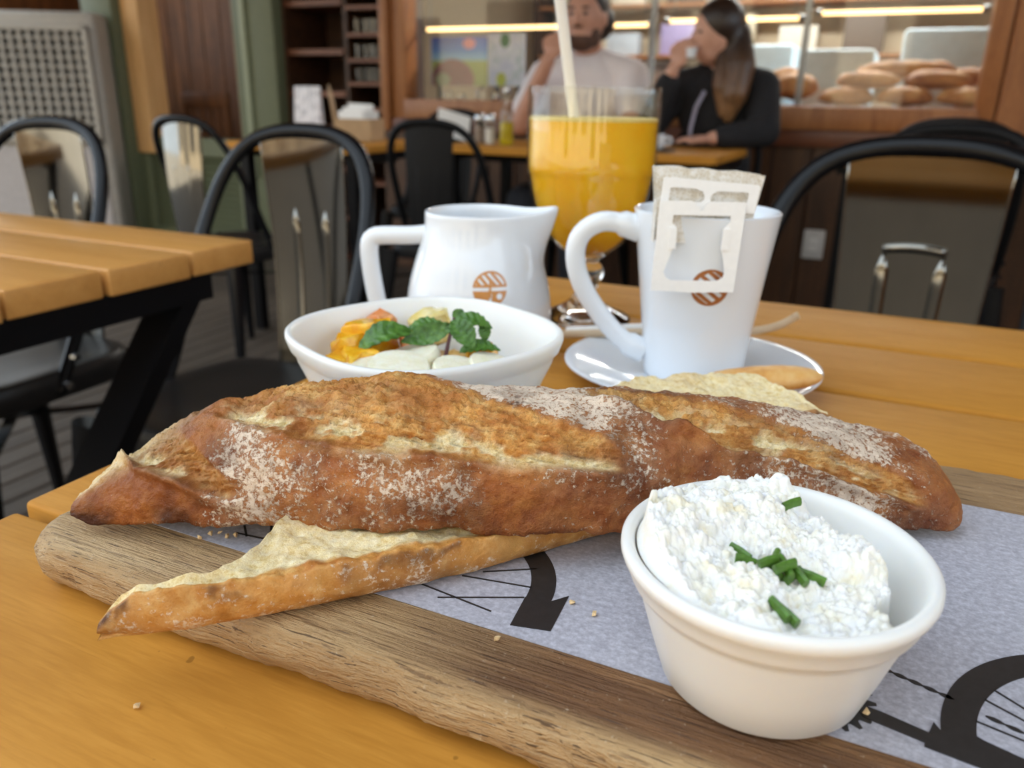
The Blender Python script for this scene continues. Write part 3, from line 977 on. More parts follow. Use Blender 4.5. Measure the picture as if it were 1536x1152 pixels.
# ---------------------------------------------------------------- bread
def bread_mat(name, crust, bump=.7):
    """Mask channels: R golden torn crust, G pale crumb, B flour, A scorch"""
    t = NT(name)
    r, g, b, a = t.attr()
    v = t.coord()
    n1 = t.noise(v, 55, 5, .6, .4); n2 = t.noise(v, 180, 4, .65); n3 = t.noise(v, 700, 3, .7); n4 = t.noise(t.coord((1, 1, 1)), 95, 6, .72)
    cr = t.ramp(n1, [(.28, crust[0]), (.5, crust[1]), (.7, crust[2])])
    cr = t.mix(t.ramp(n2, [(.45, 0.0), (.7, .5)]), cr, crust[2])
    gold = t.ramp(n2, [(.3, (.45, .17, .028)), (.5, (.67, .325, .080)), (.72, (.80, .53, .21))])
    gold = t.mix(t.ramp(n1, [(.48, 0.0), (.62, .75)]), gold, (.42, .14, .025))
    crumb = t.ramp(t.noise(v, 330, 4, .65), [(.3, (.62, .42, .14)), (.45, (.82, .66, .35)), (.7, (.89, .78, .53))])
    c = t.mix(t.math('MULTIPLY', r, 1.0, True), cr, gold)
    c = t.mix(t.math('MULTIPLY', g, 1.0, True), c, crumb)
    n5 = t.noise(v, 560, 4, .72); n6 = t.noise(v, 1700, 2, .6); n0 = t.noise(v, 20, 3, .5)
    c = t.mix(t.math('MULTIPLY', t.ramp(n0, [(.46, 0.0), (.64, .6)]), t.math('SUBTRACT', 1.0, g, True)), c, (.165, .040, .010))
    c = t.mix(t.ramp(n6, [(.35, .22), (.5, 0.0)]), c, crust[0])
    fl = t.math('ADD', t.math('MULTIPLY', n5, .62), t.math('ADD', t.math('MULTIPLY', n3, .22), t.math('MULTIPLY', n4, .16)))
    thr = t.math('ADD', fl, t.math('MULTIPLY', b, .215))
    fm = t.ramp(thr, [(.625, 0.0), (.695, .85)])
    veil = t.math('MULTIPLY', t.math('MULTIPLY', b, t.ramp(n2, [(.35, .0), (.65, .36)])), t.math('SUBTRACT', 1.0, g, True), True)
    c = t.mix(veil, c, (.62, .42, .27))
    c = t.mix(fm, c, (.80, .67, .53))
    c = t.mix(a, c, (.060, .016, .006))
    t.pb(Base_Color=c, Roughness=t.ramp(n1, [(.3, .42), (.7, .6)]))
    t.b.inputs['Specular IOR Level'].default_value = .3
    t.b.inputs['Subsurface Weight'].default_value = .03
    t.b.inputs['Subsurface Radius'].default_value = (.004, .002, .001)
    h = t.math('ADD', t.math('MULTIPLY', n2, .55), t.math('ADD', t.math('MULTIPLY', n3, .55), t.math('MULTIPLY', n6, .30)))
    h = t.math('ADD', h, t.math('MULTIPLY', fm, .35))
    t.bump(h, bump, .0016)
    return t.m


def smooth1(a, k):
    ker = np.hanning(2 * k + 1); ker /= ker.sum()
    return np.convolve(np.pad(a, k, mode='edge'), ker, 'valid')


U_ = np.array([135, 150, 190, 250, 330, 450, 600, 800, 1000, 1200, 1300, 1370, 1408, 1422], float)  # image pixel columns along the baguette; sections below worked out from image pixels
ST = np.array([(-.1531, .2593, .776, .022, .0040), (-.1503, .2612, .775, .034, .0080), (-.1433, .2674, .774, .046, .0145), (-.129, .2707, .775, .056, .023), (-.1086, .2713, .777, .062, .0314), (-.0768, .2659, .781, .066, .0378), (-.0395, .2603, .784, .068, .0384), (.0081, .2605, .784, .068, .0352), (.0571, .2666, .781, .066, .0349), (.1094, .2746, .777, .064, .0304), (.1372, .2787, .774, .060, .0252), (.1545, .2761, .773, .050, .0205), (.161, .2693, .773, .034, .0145), (.1632, .2666, .775, .016, .0060)])


def top_bread():
    nu, nd, nb = 640, 170, 14
    u = np.linspace(135, 1422, nu)
    cols = [smooth1(np.interp(u, U_, ST[:, k]), 14) for k in range(5)]
    X, YC, ZB, WW, HH = cols
    X = np.interp(u, U_, ST[:, 0])
    ph = np.linspace(0, 1, nd)
    a = PI * ph
    uu, pp = np.meshgrid(u, ph, indexing='ij')
    ca = -np.cos(a)[None, :]; sa = np.sin(a)[None, :] ** .72
    Xg = np.repeat(X[:, None], nd, 1)
    # irregular girth
    Q = np.stack([Xg.ravel(), (YC[:, None] + WW[:, None] / 2 * ca).ravel(), (ZB[:, None] + HH[:, None] * sa).ravel()], 1)
    big = (fbm(Q, 26, 3, 1).reshape(nu, nd) - .5)
    Yg = YC[:, None] + WW[:, None] / 2 * ca * (1 + .16 * big)
    Zg = ZB[:, None] + HH[:, None] * sa * (1 + .16 * big)
    # normals of the undisturbed section
    NY = ca * np.ones_like(Xg); NZ = np.sin(a)[None, :] * np.ones_like(Xg)
    jag = (fbm(np.stack([uu.ravel() / 60, pp.ravel() * 3, np.zeros(uu.size)], 1), 1.3, 4, 5).reshape(nu, nd) - .5)
    disp = np.zeros_like(Xg); gold = np.zeros_like(Xg); crumb = np.zeros_like(Xg); scorch = np.zeros_like(Xg)

    def band(Lu, Lp, Uu, Up, depth, lip, cream, cc=.16, cw=.16):
        nonlocal disp, gold, crumb, scorch
        lo = np.interp(uu, Lu, Lp) + jag * .05
        hi = np.interp(uu, Uu, Up) + jag * .08
        w = np.maximum(hi - lo, 1e-3)
        d = (pp - lo) / w
        ends = sstep(Lu[0], Lu[0] + 50, uu) * (1 - sstep(Lu[-1] - 40, Lu[-1], uu))
        ins = sstep(-.04, .10, d) * (1 - sstep(.82, 1.12, d)) * ends
        gold = np.maximum(gold, ins)
        disp -= depth * ins * (1 - .5 * d.clip(0, 1))
        lipm = np.exp(-((pp - lo + .012) / .022) ** 2) * ends
        disp += lip * lipm * (.5 + jag * 1.6 + .5)
        scorch = np.maximum(scorch, .55 * np.exp(-((pp - lo + .004) / .010) ** 2) * ends * sstep(.05, .25, jag))
        cb = np.exp(-((d - cc) / cw) ** 2) * ends * cream
        spots = fbm(np.stack([uu.ravel() / 34, pp.ravel() * 22, np.zeros(uu.size)], 1), 1.0, 3, 9).reshape(nu, nd)
        crumb = np.maximum(crumb, cb * sstep(.40, .58, spots))
        disp -= .0016 * cb * sstep(.45, .62, spots)

    band([330, 450, 600, 800, 930], [.43, .25, .185, .175, .14], [330, 640, 760, 900, 935], [.80, .62, .45, .27, .16], .0026, .0022, 1.0)
    band([855, 950, 1050, 1110, 1200, 1300, 1345], [.52, .39, .275, .245, .175, .10, .075], [880, 1000, 1100, 1200, 1290, 1345], [.62, .53, .47, .37, .265, .13], .0034, .0026, 1.0, .36, .30)
    band([150, 190, 250, 330, 420], [.62, .50, .24, .105, .04], [190, 250, 300, 340, 420], [.95, .66, .36, .22, .07], .0024, .0030, .9)
    # stretched, torn strands along the gashes
    acr = pp + uu * .00047
    rid = fbm(np.stack([acr.ravel() * 85, uu.ravel() / 45, pp.ravel() * 2], 1), 1.0, 4, 83).reshape(nu, nd)
    disp += gold * (np.abs(rid - .5) * -.008 + .0010)
    gold = gold * (.62 + .7 * sstep(.30, .60, rid))
    # torn pale left shoulder
    sh_ = (1 - sstep(205, 345, uu - (pp - .5) * 120)) * sstep(.20, .38, pp)
    gold = np.maximum(gold, sh_); crumb = np.maximum(crumb, sh_ * .75)
    Q = np.stack([Xg.ravel(), Yg.ravel(), Zg.ravel()], 1)
    rough = (fbm(Q, 120, 4, 21).reshape(nu, nd) - .5)
    disp += rough * (.0030 + .0010 * gold)
    fine = (fbm(Q, 420, 3, 31).reshape(nu, nd) - .5)
    disp += fine * (.0012 + .0010 * gold)
    # blisters in the golden gashes
    bl = fbm(Q, 75, 2, 44).reshape(nu, nd)
    disp -= gold * .0014 * sstep(.60, .72, bl)
    Yg = Yg + NY * disp; Zg = Zg + NZ * disp
    # ragged hem along the cut
    hem = 1 - sstep(0, .05, np.minimum(pp, 1 - pp))
    Zg += hem * jag * .004
    # flour
    reg = fbm(Q, 34, 3, 61).reshape(nu, nd)
    fl = .24 + 1.7 * (reg - .47)
    fl += .35 * np.exp(-((pp - .12) / .12) ** 2) * sstep(300, 480, uu) * (1 - sstep(860, 980, uu))
    fl += .40 * sstep(.28, .42, pp) * sstep(620, 700, uu) * (1 - sstep(850, 930, uu))
    fl += .44 * sstep(1080, 1200, uu) - .02
    fl -= .9 * gold
    fl -= .35 * (1 - sstep(140, 220, uu))
    fl -= .8 * np.exp(-((uu - 1390) / 28) ** 2 - ((pp - .25) / .12) ** 2)
    fl -= .35 * np.exp(-((uu - 860) / 90) ** 2 - ((pp - .05) / .07) ** 2)
    spot = np.exp(-((uu - 772) / 16) ** 2 - ((pp - .46) / .05) ** 2) * sstep(.45, .6, fbm(Q, 500, 2, 71).reshape(nu, nd))
    scorch = np.maximum(scorch, spot)
    brown = fbm(Q, 62, 4, 91).reshape(nu, nd)
    bz = (1 - sstep(300, 460, uu)) * (1 - sstep(.10, .34, pp)) * .55 + .30 * np.exp(-((pp - .02) / .05) ** 2) + .35 * np.exp(-((uu - 930) / 70) ** 2)
    scorch = np.maximum(scorch, (bz * sstep(.34, .60, brown) + .30 * sstep(.56, .70, brown)) * (1 - gold.clip(0, 1) * .7))
    mask = np.stack([gold.clip(0, 1), crumb.clip(0, 1), fl.clip(0, 1), scorch.clip(0, 1)], -1)
    # underside
    tb = np.linspace(0, 1, nb + 2)[1:-1]
    yb = Yg[:, -1:] * (1 - tb) + Yg[:, :1] * tb
    zb = Zg[:, -1:] * (1 - tb) + Zg[:, :1] * tb + .0025 * np.sin(PI * tb)
    Pm = np.concatenate([np.stack([Xg, Yg, Zg], -1), np.stack([np.repeat(X[:, None], nb, 1), yb, zb], -1)], 1)
    mk = np.concatenate([mask, np.tile(np.array([0, 1, 0, 0.]), (nu, nb, 1))], 1)
    nv = nd + nb
    V = Pm.reshape(-1, 3)
    F = gridfaces(nu, nv, True) + [tuple(range(nv)), tuple((nu - 1) * nv + k for k in range(nv))]
    return V, F, mk.reshape(-1, 4)


def view_axes_obj(name, V, F, mat, c, smooth=True):
    """mesh given in camera-aligned axes, taken from image pixels; object origin at c"""
    c = np.array(c)
    return ob(name, (np.asarray(V) - c, F), mat, None, cf(c[0], c[1], c[2]), YAW, smooth)


crust_dark = ((.155, .034, .006), (.33, .100, .019), (.54, .220, .052))
crust_light = ((.40, .15, .026), (.58, .265, .055), (.72, .42, .13))
V, F, mk = top_bread()
o = view_axes_obj('baguette', V, F, bread_mat('floured_baguette_crust', crust_dark), (.005, .268, .775))
color_attr(o, mk)
tag(o, 'brown flour dusted baguette top half with torn slashes lying across the board', 'bread')


def bottom_bread(xf_, yf, xb, yb, x0, x1, zt, zb, seed, lip=.0012, ntop=60, nfr=30, nbt=8, nbk=14, nu=300):
    """lower half: crumb face up. front edge yf(x), back edge yb(x), top z zt(x), bottom z zb"""
    x = np.linspace(x0, x1, nu)
    f = smooth1(np.interp(x, xf_, yf), 6); b = smooth1(np.interp(x, xb, yb), 4)
    T = smooth1(np.interp(x, *zt), 6)
    b = np.maximum(b, f + .002)
    rows = []; crumb = []; gold = []; fl = []
    s = np.linspace(0, 1, ntop)
    Q = lambda a: np.stack([np.repeat(x[:, None], a.shape[1], 1).ravel(), a.ravel(), np.zeros(a.size)], 1)
    jf = (fbm(np.stack([x, x * 0, x * 0], 1), 120, 4, seed) - .5)
    y = (f + .0015)[:, None] + ((b - f - .0015)[:, None]) * s
    n = fbm(Q(y), 150, 4, seed + 1).reshape(y.shape) - .5
    n2 = fbm(Q(y), 60, 3, seed + 2).reshape(y.shape) - .5
    edge = np.exp(-(s / .10) ** 2)[None, :] * (.6 + 1.6 * jf[:, None])
    z = T[:, None] + n * .0034 + n2 * .004 - .0020 * np.sin(PI * s)[None, :] + lip * edge
    rows.append((y, z)); crumb.append(np.tile(sstep(.05, .13, s), (nu, 1)) * (1 - .15 * sstep(.0, .3, n2))); gold.append(np.ones_like(y)); fl.append(np.zeros_like(y))
    # back
    q = np.linspace(0, 1, nbk + 1)[1:]
    y = b[:, None] + .004 * np.sin(PI * q)[None, :] - .004 * q ** 2
    z = z[:, -1:] + (zb - z[:, -1:]) * q
    rows.append((y, z)); crumb.append(np.tile(.6 * (1 - q), (nu, 1))); gold.append(np.ones_like(y)); fl.append(np.zeros_like(y))
    ybk = y[:, -1:]
    q = np.linspace(0, 1, nbt + 2)[1:-1]
    y = ybk + (f[:, None] + .003 - ybk) * q; z = np.full_like(y, zb)
    rows.append((y, z)); crumb.append(np.zeros_like(y)); gold.append(np.zeros_like(y)); fl.append(np.zeros_like(y) + .3)
    # front crust, bottom to top
    q = np.linspace(0, 1, nfr)[:-1]
    y = f[:, None] + .003 * (1 - q) ** 2 - .0022 * np.sin(PI * q ** .8)[None, :] + .0008 * q
    zt0 = rows[0][1][:, :1]
    z = zb + (zt0 - zb) * q
    nf = fbm(np.stack([np.repeat(x[:, None], len(q), 1).ravel(), y.ravel(), z.ravel()], 1), 110, 4, seed + 3).reshape(y.shape) - .5
    y = y - nf * .0024
    rows.append((y, z)); crumb.append(np.zeros_like(y)); gold.append(.35 + 1.2 * (nf + .1)); fl.append(.30 + nf * 1.1 + .25 * (1 - q)[None, :] ** 3)
    sc = [np.zeros_like(r_[0]) for r_ in rows[:-1]] + [.62 * sstep(.02, .16, nf) * sstep(.45, .95, q)[None, :] + .25 * sstep(.05, .2, -nf) * (1 - q)[None, :] + .45 * np.exp(-((x - x0) / .010) ** 2)[:, None] * sstep(-.12, .08, nf)]
    Yg = np.concatenate([r_[0] for r_ in rows], 1); Zg = np.concatenate([r_[1] for r_ in rows], 1)
    nv = Yg.shape[1]
    Xg = np.repeat(x[:, None], nv, 1)
    fine = (fbm(np.stack([Xg.ravel(), Yg.ravel(), Zg.ravel()], 1), 420, 3, seed + 5).reshape(Yg.shape) - .5)
    Zg = Zg + fine * .0010 * (Zg > zb + .001)
    m = np.stack([np.concatenate(gold, 1).clip(0, 1), np.concatenate(crumb, 1).clip(0, 1), np.concatenate(fl, 1).clip(0, 1), np.concatenate(sc, 1).clip(0, 1)], -1)
    F = gridfaces(nu, nv, True) + [tuple(range(nv)), tuple((nu - 1) * nv + k for k in range(nv))]
    return np.stack([Xg, Yg, Zg], -1).reshape(-1, 3), F, m.reshape(-1, 4)


V, F, mk = bottom_bread([-.1150, -.1143, -.108, -.102, -.0912, -.0758, -.0596, -.0426, -.0274, -.0123, .0082, .0267, .06], [.1885, .1880, .1872, .1874, .1900, .1955, .2015, .2085, .2150, .2215, .2330, .2440, .262],
                        [-.1150, -.1110, -.105, -.1007, -.0937, -.0858, -.0789, -.0753, -.0700, .06], [.1905, .1925, .1935, .1945, .1965, .2005, .2106, .2271, .2480, .312], -.1150, .06,
                        ([-.1150, -.111, -.104, -.095, -.07, .0, .06], [.7735, .7790, .7845, .7845, .7840, .7825, .7815]), .7702, 5)
bm_l = bread_mat('golden_bread_bottom', crust_light, .4)
o = view_axes_obj('bread_half', V, F, bm_l, (-.03, .225, .7702)); color_attr(o, mk)
tag(o, 'golden lower half of the baguette, cut crumb side up, poking out over the board edge', 'bread')
V, F, mk = bottom_bread([.030, .06, .135, .14], [.3205, .3205, .3215, .3225], [.030, .0396, .0618, .0889, .108, .1175, .1240, .1310, .1395], [.334, .3500, .3640, .3705, .3755, .3760, .3680, .3520, .3290], .030, .1395,
                        ([.03, .05, .13, .14], [.782, .7895, .7895, .786]), .7702, 29, nu=220)
o = view_axes_obj('bread_half', V, F, bm_l, (.085, .345, .7702)); color_attr(o, mk)
tag(o, 'pale crumb side of another bread half between the baguette and the saucer', 'bread')
# crumbs on the board
crumb_m = plain('bread_crumb', (.72, .52, .28), .8, var=.2, scale=900)
rc = random.Random(4)
cm = None
for k, (x, y) in enumerate(((-.1045, .2455), (-.1012, .2462), (-.0985, .2440), (-.1075, .2432), (-.0955, .2450), (.0195, .2085), (-.0030, .1905), (.0260, .2030), (-.105, .183), (.1905, .3975), (.0912, .1636))):
    V = [(rc.gauss(0, 1), rc.gauss(0, 1), rc.gauss(0, 1)) for _ in range(14)]
    bm = bmesh.new()
    for v in V:
        q = Vector(v).normalized() * rc.uniform(.0007, .0013); bm.verts.new(q)
    bmesh.ops.convex_hull(bm, input=bm.verts)
    z = .7705 if k not in (8, 9) else .7512
    o = ob('bread_crumb', dump(bm), crumb_m, None, cf(x, y, z))
    tag(o, ('leftmost crumb of the small cluster on the bare board below the baguette', 'crumb second in the small cluster on the bare board', 'crumb in the middle of the small cluster on the bare board', 'crumb nearest the board end beside the small cluster', 'crumb at the paper edge by the small cluster', 'crumb on the paper between bread and ramekin', 'lone crumb on the paper by the printed wheel end', 'small crumb on the paper beside the ramekin', 'white crumb on the table below the bread tip', 'crumb on the table planks at the far right', 'orange crumb on the printed frame right of the ramekin')[k], 'crumb', 'bread crumbs')


# ---------------------------------------------------------------- ramekin with curd cheese and chives
rk = (.0680, .1790)
ram = empty('ramekin', cf(*rk, .7696), YAW, 'white ramekin full of crumbly white curd cheese at the front of the board', 'ramekin')
prof = [(0, .0006), (.0215, .0006), (.0230, .0000), (.0248, .0005), (.0262, .0020), (.0300, .0135), (.0338, .0262), (.0342, .0278), (.0358, .0292), (.0366, .0308), (.0372, .0338), (.0384, .0350), (.0391, .0368), (.0390, .0383), (.0380, .0393), (.0368, .0393), (.0358, .0384), (.0350, .0360), (.0320, .0270), (.0270, .0150), (.0225, .0065), (.0205, .0045), (.014, .0036), (0, .0036)]
body = ob('body', lathe(prof, 128), MT['china_warm'], ram, smooth=55)


def cheese_mat():
    t = NT('crumbly_curd')
    v = t.coord()
    n = t.noise(v, 160, 4, .6); f = t.noise(v, 900, 4, .7)
    t.pb(Base_Color=t.ramp(n, [(.28, (.84, .76, .56)), (.42, (.88, .85, .76)), (.6, (.89, .88, .86))]), Roughness=.55)
    t.b.inputs['Subsurface Weight'].default_value = .6
    t.b.inputs['Subsurface Radius'].default_value = (.005, .0045, .0035)
    t.bump(t.math('ADD', f, t.math('MULTIPLY', n, .8)), .35, .0010)
    return t.m


def cheese():
    nr, na = 230, 420
    r = np.linspace(0, .0350, nr); a = np.linspace(0, 2 * PI, na, endpoint=False)
    rr, aa = np.meshgrid(r, a, indexing='ij')
    x = rr * np.cos(aa); y = rr * np.sin(aa)
    Q = np.stack([x.ravel(), y.ravel(), np.zeros(x.size)], 1)
    def N(sc, o_, sd): return fbm(Q, sc, o_, sd).reshape(x.shape) - .5
    h = .0368 + .0045 * sstep(-.006, .020, -x * .75 + y * .85) - .0025 * sstep(.0, .03, -y) + .001 * sstep(0, .02, -x)
    h += N(75, 3, 2) * .010
    vo = np.abs(N(150, 3, 6)); h += .0030 * (1 - vo * 4).clip(-.5, 1) * .7
    h += N(420, 3, 9) * .0016
    def blob(cx, cy, R_, H):
        d = np.hypot(x - cx, y - cy) / R_
        return H * np.sqrt((1 - d ** 2).clip(0, 1))
    n5 = N(330, 3, 15)
    h = np.maximum(h, .0335 + blob(.0195, -.0035, .0085, .0085) + n5 * .004)
    h = np.maximum(h, .034 + blob(.013, .002, .007, .007) + n5 * .004)
    h = np.maximum(h, .0345 + blob(-.0115, -.0155, .0085, .0065) + n5 * .004)
    # curds: many small round lumps
    rg = np.random.RandomState(5)
    base = h.copy()
    for _ in range(2600):
        rq = .0347 * math.sqrt(rg.rand()); aq = rg.rand() * 2 * PI
        cx, cy = rq * math.cos(aq), rq * math.sin(aq); R_ = rg.uniform(.0006, .0017)
        i0 = max(0, int((rq - R_) / .035 * (nr - 1))); i1 = min(nr, int((rq + R_) / .035 * (nr - 1)) + 2)
        d2 = (x[i0:i1] - cx) ** 2 + (y[i0:i1] - cy) ** 2
        c0 = base[min(nr - 1, int(rq / .035 * (nr - 1))), int(aq / (2 * PI) * na) % na]
        top = c0 - R_ * .35 + np.sqrt((R_ * R_ - d2).clip(0, 1))
        h[i0:i1] = np.where(d2 < R_ * R_, np.maximum(h[i0:i1], top), h[i0:i1])
    h += N(520, 2, 33) * .0016 + N(1100, 2, 10) * .0010
    # hollow to the right
    edge = .0205 + N(90, 3, 12) * .012 - .10 * np.maximum(0, y - .006) - .05 * np.maximum(0, -y - .016) * 2
    edge = np.where(y > .012, edge - (y - .012) * .65, edge)
    out = sstep(0, .0022, x - edge)
    h = h * (1 - out) + .010 * out
    wall = np.where(rr > .0205, np.interp(rr, [.0205, .0225, .027, .032, .035], [.0045, .0065, .015, .027, .036]), .0036)
    rim = sstep(.0325, .0348, rr)
    h = np.where(out < .5, h * (1 - rim) + np.minimum(h, .0378) * rim, h)
    h = np.maximum(h, wall - .0008)
    V = np.stack([x, y, h], -1).reshape(-1, 3)
    return V, gridfaces(nr, na, True), h


V, F, hh = cheese()
ch = ob('curd_cheese', (V, F), cheese_mat(), None, cf(*rk, .7696), YAW, smooth=True)
tag(ch, 'mound of crumbly white curd cheese in the ramekin', 'cheese')
chive_m = plain('green_chive', (.075, .175, .02), .4, var=.35, scale=500, sss=.1)


def hz(x, y):
    r = math.hypot(x, y); a = math.atan2(y, x) % (2 * PI)
    i = min(229, int(round(r / .035 * 229))); j = int(a / (2 * PI) * 420) % 420
    return float(hh[i, max(0, j - 3):j + 4].max())


cv = [(.0084, .0150, 20, .0045, 'cut chive lying alone towards the back of the curd cheese'), (-.0100, -.0035, 130, .0050, 'longer of the two cut chives left of the chive cluster'), (-.0098, -.0075, 165, .0042, 'lower of the two cut chives left of the chive cluster'),
      (-.0030, -.0085, 60, .0050, 'topmost cut chive of the central cluster on the curd'), (-.0035, -.0108, 105, .0048, 'bright cut chive in the central cluster'), (-.0012, -.0115, 95, .0060, 'chive slanting through the middle of the central cluster'), (.0004, -.0125, 40, .0050, 'dark cut chive at the lower right of the cluster'), (-.0022, -.0135, 20, .0050, 'cut chive along the bottom of the central cluster'), (.0016, -.0140, 110, .0040, 'short cut chive ending the cluster at the right'), (.0046, -.0128, 150, .0060, 'thin chive sticking out right of the central cluster'), (-.0055, -.0112, 15, .0042, 'cut chive at the left edge of the central cluster'),
      (-.0070, -.0262, 110, .0055, 'wide cut chive near the front rim of the ramekin'), (-.0052, -.0268, 120, .0050, 'second cut chive near the front rim of the ramekin')]
for k, (x, y, a, L, lb) in enumerate(cv):
    lift = .0008 + (.0010 * (k % 3) if 3 <= k <= 10 else 0)
    L *= 1.15
    d = (math.cos(R(a)) * L / 2, math.sin(R(a)) * L / 2)
    z0 = max(hz(x, y), hz(x - d[0], y - d[1]), hz(x + d[0], y + d[1])) + lift - .0006
    pts = [(-d[0], -d[1], -.0005), (0, 0, .0002), (d[0], d[1], .0004)]
    q = cf(rk[0] + x, rk[1] + y, .7696 + z0)
    tag(ob('chive', tube(pts, .00145, 8, .65), chive_m, None, q, YAW, smooth=40), lb, 'chive', 'cut chives on the curd cheese')

# ---------------------------------------------------------------- bowl of fruit
bc = (-.0425, .3720)


def sq(a):
    a = a + PI / 4 + .10
    return (abs(math.cos(a)) ** 2.6 + abs(math.sin(a)) ** 2.6) ** (-1 / 2.6)


bowl = empty('fruit_bowl', cf(*bc, .7696), YAW, 'white rounded square bowl of fruit salad behind the baguette', 'bowl')
bp = [(0, .001), (.036, .001), (.040, 0), (.0440, .0015), (.0520, .0150), (.0572, .0275), (.0578, .0300), (.0588, .0318), (.0602, .0335), (.0618, .0385), (.0617, .0405), (.0606, .0415), (.0592, .0412), (.0582, .0395), (.0548, .0275), (.0490, .0135), (.040, .0060), (.02, .0045), (0, .0045)]
ob('body', lathe(bp, 128, sq), MT['china_warm'], bowl, smooth=55)
V = []
nr, na = 40, 80
for i in range(nr):
    for j in range(na):
        r = .0465 * i / (nr - 1); a = 2 * PI * j / na
        V.append((r * math.cos(a) * .97, r * math.sin(a) * .97, 0))
V = np.array(V)
V[:, 2] = .0195 + (fbm(V, 90, 3, 4) - .5) * .010 - .003 * (np.hypot(V[:, 0], V[:, 1]) / .0465) ** 2
fs = plain('fruit_support_mix', (.66, .40, .10), .35, var=.35, scale=60, sss=.1)
tag(ob('fruit_support_bed', (V, gridfaces(nr, na, True)), fs, None, cf(*bc, .7696), YAW, smooth=True), 'bed of small diced fruit added to hold up the pieces in the white bowl', 'fruit', kind='stuff')  # bed added as a support under the fruit pieces


def fruit_mat(name, c0, c1, c2, sc=120):
    t = NT(name); v = t.coord(rnd=True); n = t.noise(v, sc, 4, .6)
    t.pb(Base_Color=t.ramp(n, [(.3, c0), (.5, c1), (.7, c2)]), Roughness=.22)
    t.b.inputs['Subsurface Weight'].default_value = .25; t.b.inputs['Subsurface Radius'].default_value = (.006, .003, .001)
    t.bump(t.noise(v, sc * 4, 3), .4, .0008)
    return t.m


mango_m = fruit_mat('orange_mango_flesh', (.74, .30, .008), (.84, .42, .015), (.90, .58, .06))
banana_m = fruit_mat('banana_flesh', (.86, .80, .58), (.92, .87, .69), (.94, .91, .78), 200)
pap_m = fruit_mat('salmon_papaya_flesh', (.72, .22, .07), (.82, .33, .13), (.86, .45, .22))
apple_m = fruit_mat('pale_melon_flesh', (.76, .58, .18), (.84, .70, .30), (.88, .78, .45))


def chunk(sx_, sy, sz, seed):
    bm = bmesh.new(); bmesh.ops.create_cube(bm, size=1)
    bmesh.ops.bevel(bm, geom=list(bm.edges), offset=.12, segments=2, profile=.5, affect='EDGES')
    bmesh.ops.subdivide_edges(bm, edges=list(bm.edges), cuts=2, use_grid_fill=True)
    V, F = dump(bm)
    V = np.array(V)
    d = np.stack([fbm(V, 2.2, 3, seed + k) - .5 for k in range(3)], 1)
    V = (V + d * .55) * np.array([sx_, sy, sz])
    return V, F


fr = [('mango_chunk', mango_m, (-.0830, .3660), .793, (.014, .013, .012), 'leftmost mango chunk against the bowl wall'), ('mango_chunk', mango_m, (-.0790, .3800), .7955, (.018, .016, .016), 'mango chunk in the middle of the left pile in the bowl'), ('mango_chunk', mango_m, (-.0735, .3900), .7985, (.022, .018, .019), 'tallest mango chunk in the bowl, behind the mint leaf'),
      ('mango_chunk', mango_m, (-.0740, .3700), .7935, (.020, .016, .014), 'mango chunk just behind the banana slices'), ('papaya_piece', pap_m, (-.0700, .4080), .8005, (.014, .012, .015), 'salmon papaya piece behind the tallest mango chunk'), ('papaya_piece', pap_m, (-.0500, .3960), .7945, (.014, .012, .012), 'papaya piece half hidden below the mint leaves'),
      ('melon_piece', apple_m, (-.0440, .4120), .8000, (.020, .012, .017), 'pale yellow fruit piece standing behind the mint'), ('mango_chunk', mango_m, (-.0160, .3850), .7930, (.014, .014, .012), 'small mango chunk under the right mint leaf')]
for k, (nm_, m_, p_, z, s_, lb) in enumerate(fr):
    o = ob(nm_, chunk(*s_, k * 11), m_, None, cf(*p_, z), YAW + R(37 * k), smooth=50)
    tag(o, lb, nm_.split('_')[0], 'fruit pieces in the bowl')
bs = [(-.0690, .3535, .7925, (12, -8), .0130, 'banana slice at the left front of the bowl'), (-.0530, .3520, .7945, (16, 4), .0150, 'largest banana slice at the front of the bowl'), (-.0255, .3570, .7925, (10, 10), .0130, 'banana slice right of the largest one in the bowl'), (-.0480, .3730, .7945, (5, -12), .0130, 'banana slice under the mint leaves'), (-.0100, .3650, .7925, (8, 14), .012, 'rightmost banana slice in the bowl')]
for k, (x, y, z, (ax, ay), r, lb) in enumerate(bs):
    V, F = lathe(rounded([(0, -.0045), (r * .9, -.0045), (r, -.002), (r, .002), (r * .9, .0045), (0, .0048)], 1), 26, lambda a: 1 + .03 * math.sin(3 * a))
    o = ob('banana_slice', (V, F), banana_m, None, cf(x, y, z), rot=(R(ax), R(ay), YAW), smooth=45)
    tag(o, lb, 'banana slice', 'banana slices in the bowl')

# mint sprig
mint_m = None


def leaf_mat():
    t = NT('green_mint_leaf')
    v = t.coord()
    n = t.noise(v, 220, 4, .6); w = t.voro(v, 420)
    t.pb(Base_Color=t.ramp(n, [(.3, (.030, .085, .010)), (.5, (.065, .165, .020)), (.72, (.13, .27, .045))]), Roughness=.42)
    t.b.inputs['Subsurface Weight'].default_value = .1; t.b.inputs['Subsurface Radius'].default_value = (.001, .002, .0005)
    t.bump(t.math('ADD', w, n), .5, .0008)
    return t.m


mint_m = leaf_mat()
mint = empty('mint_sprig', cf(-.0319, .378, .7990), YAW, 'sprig of green mint leaves on top of the fruit salad', 'mint')


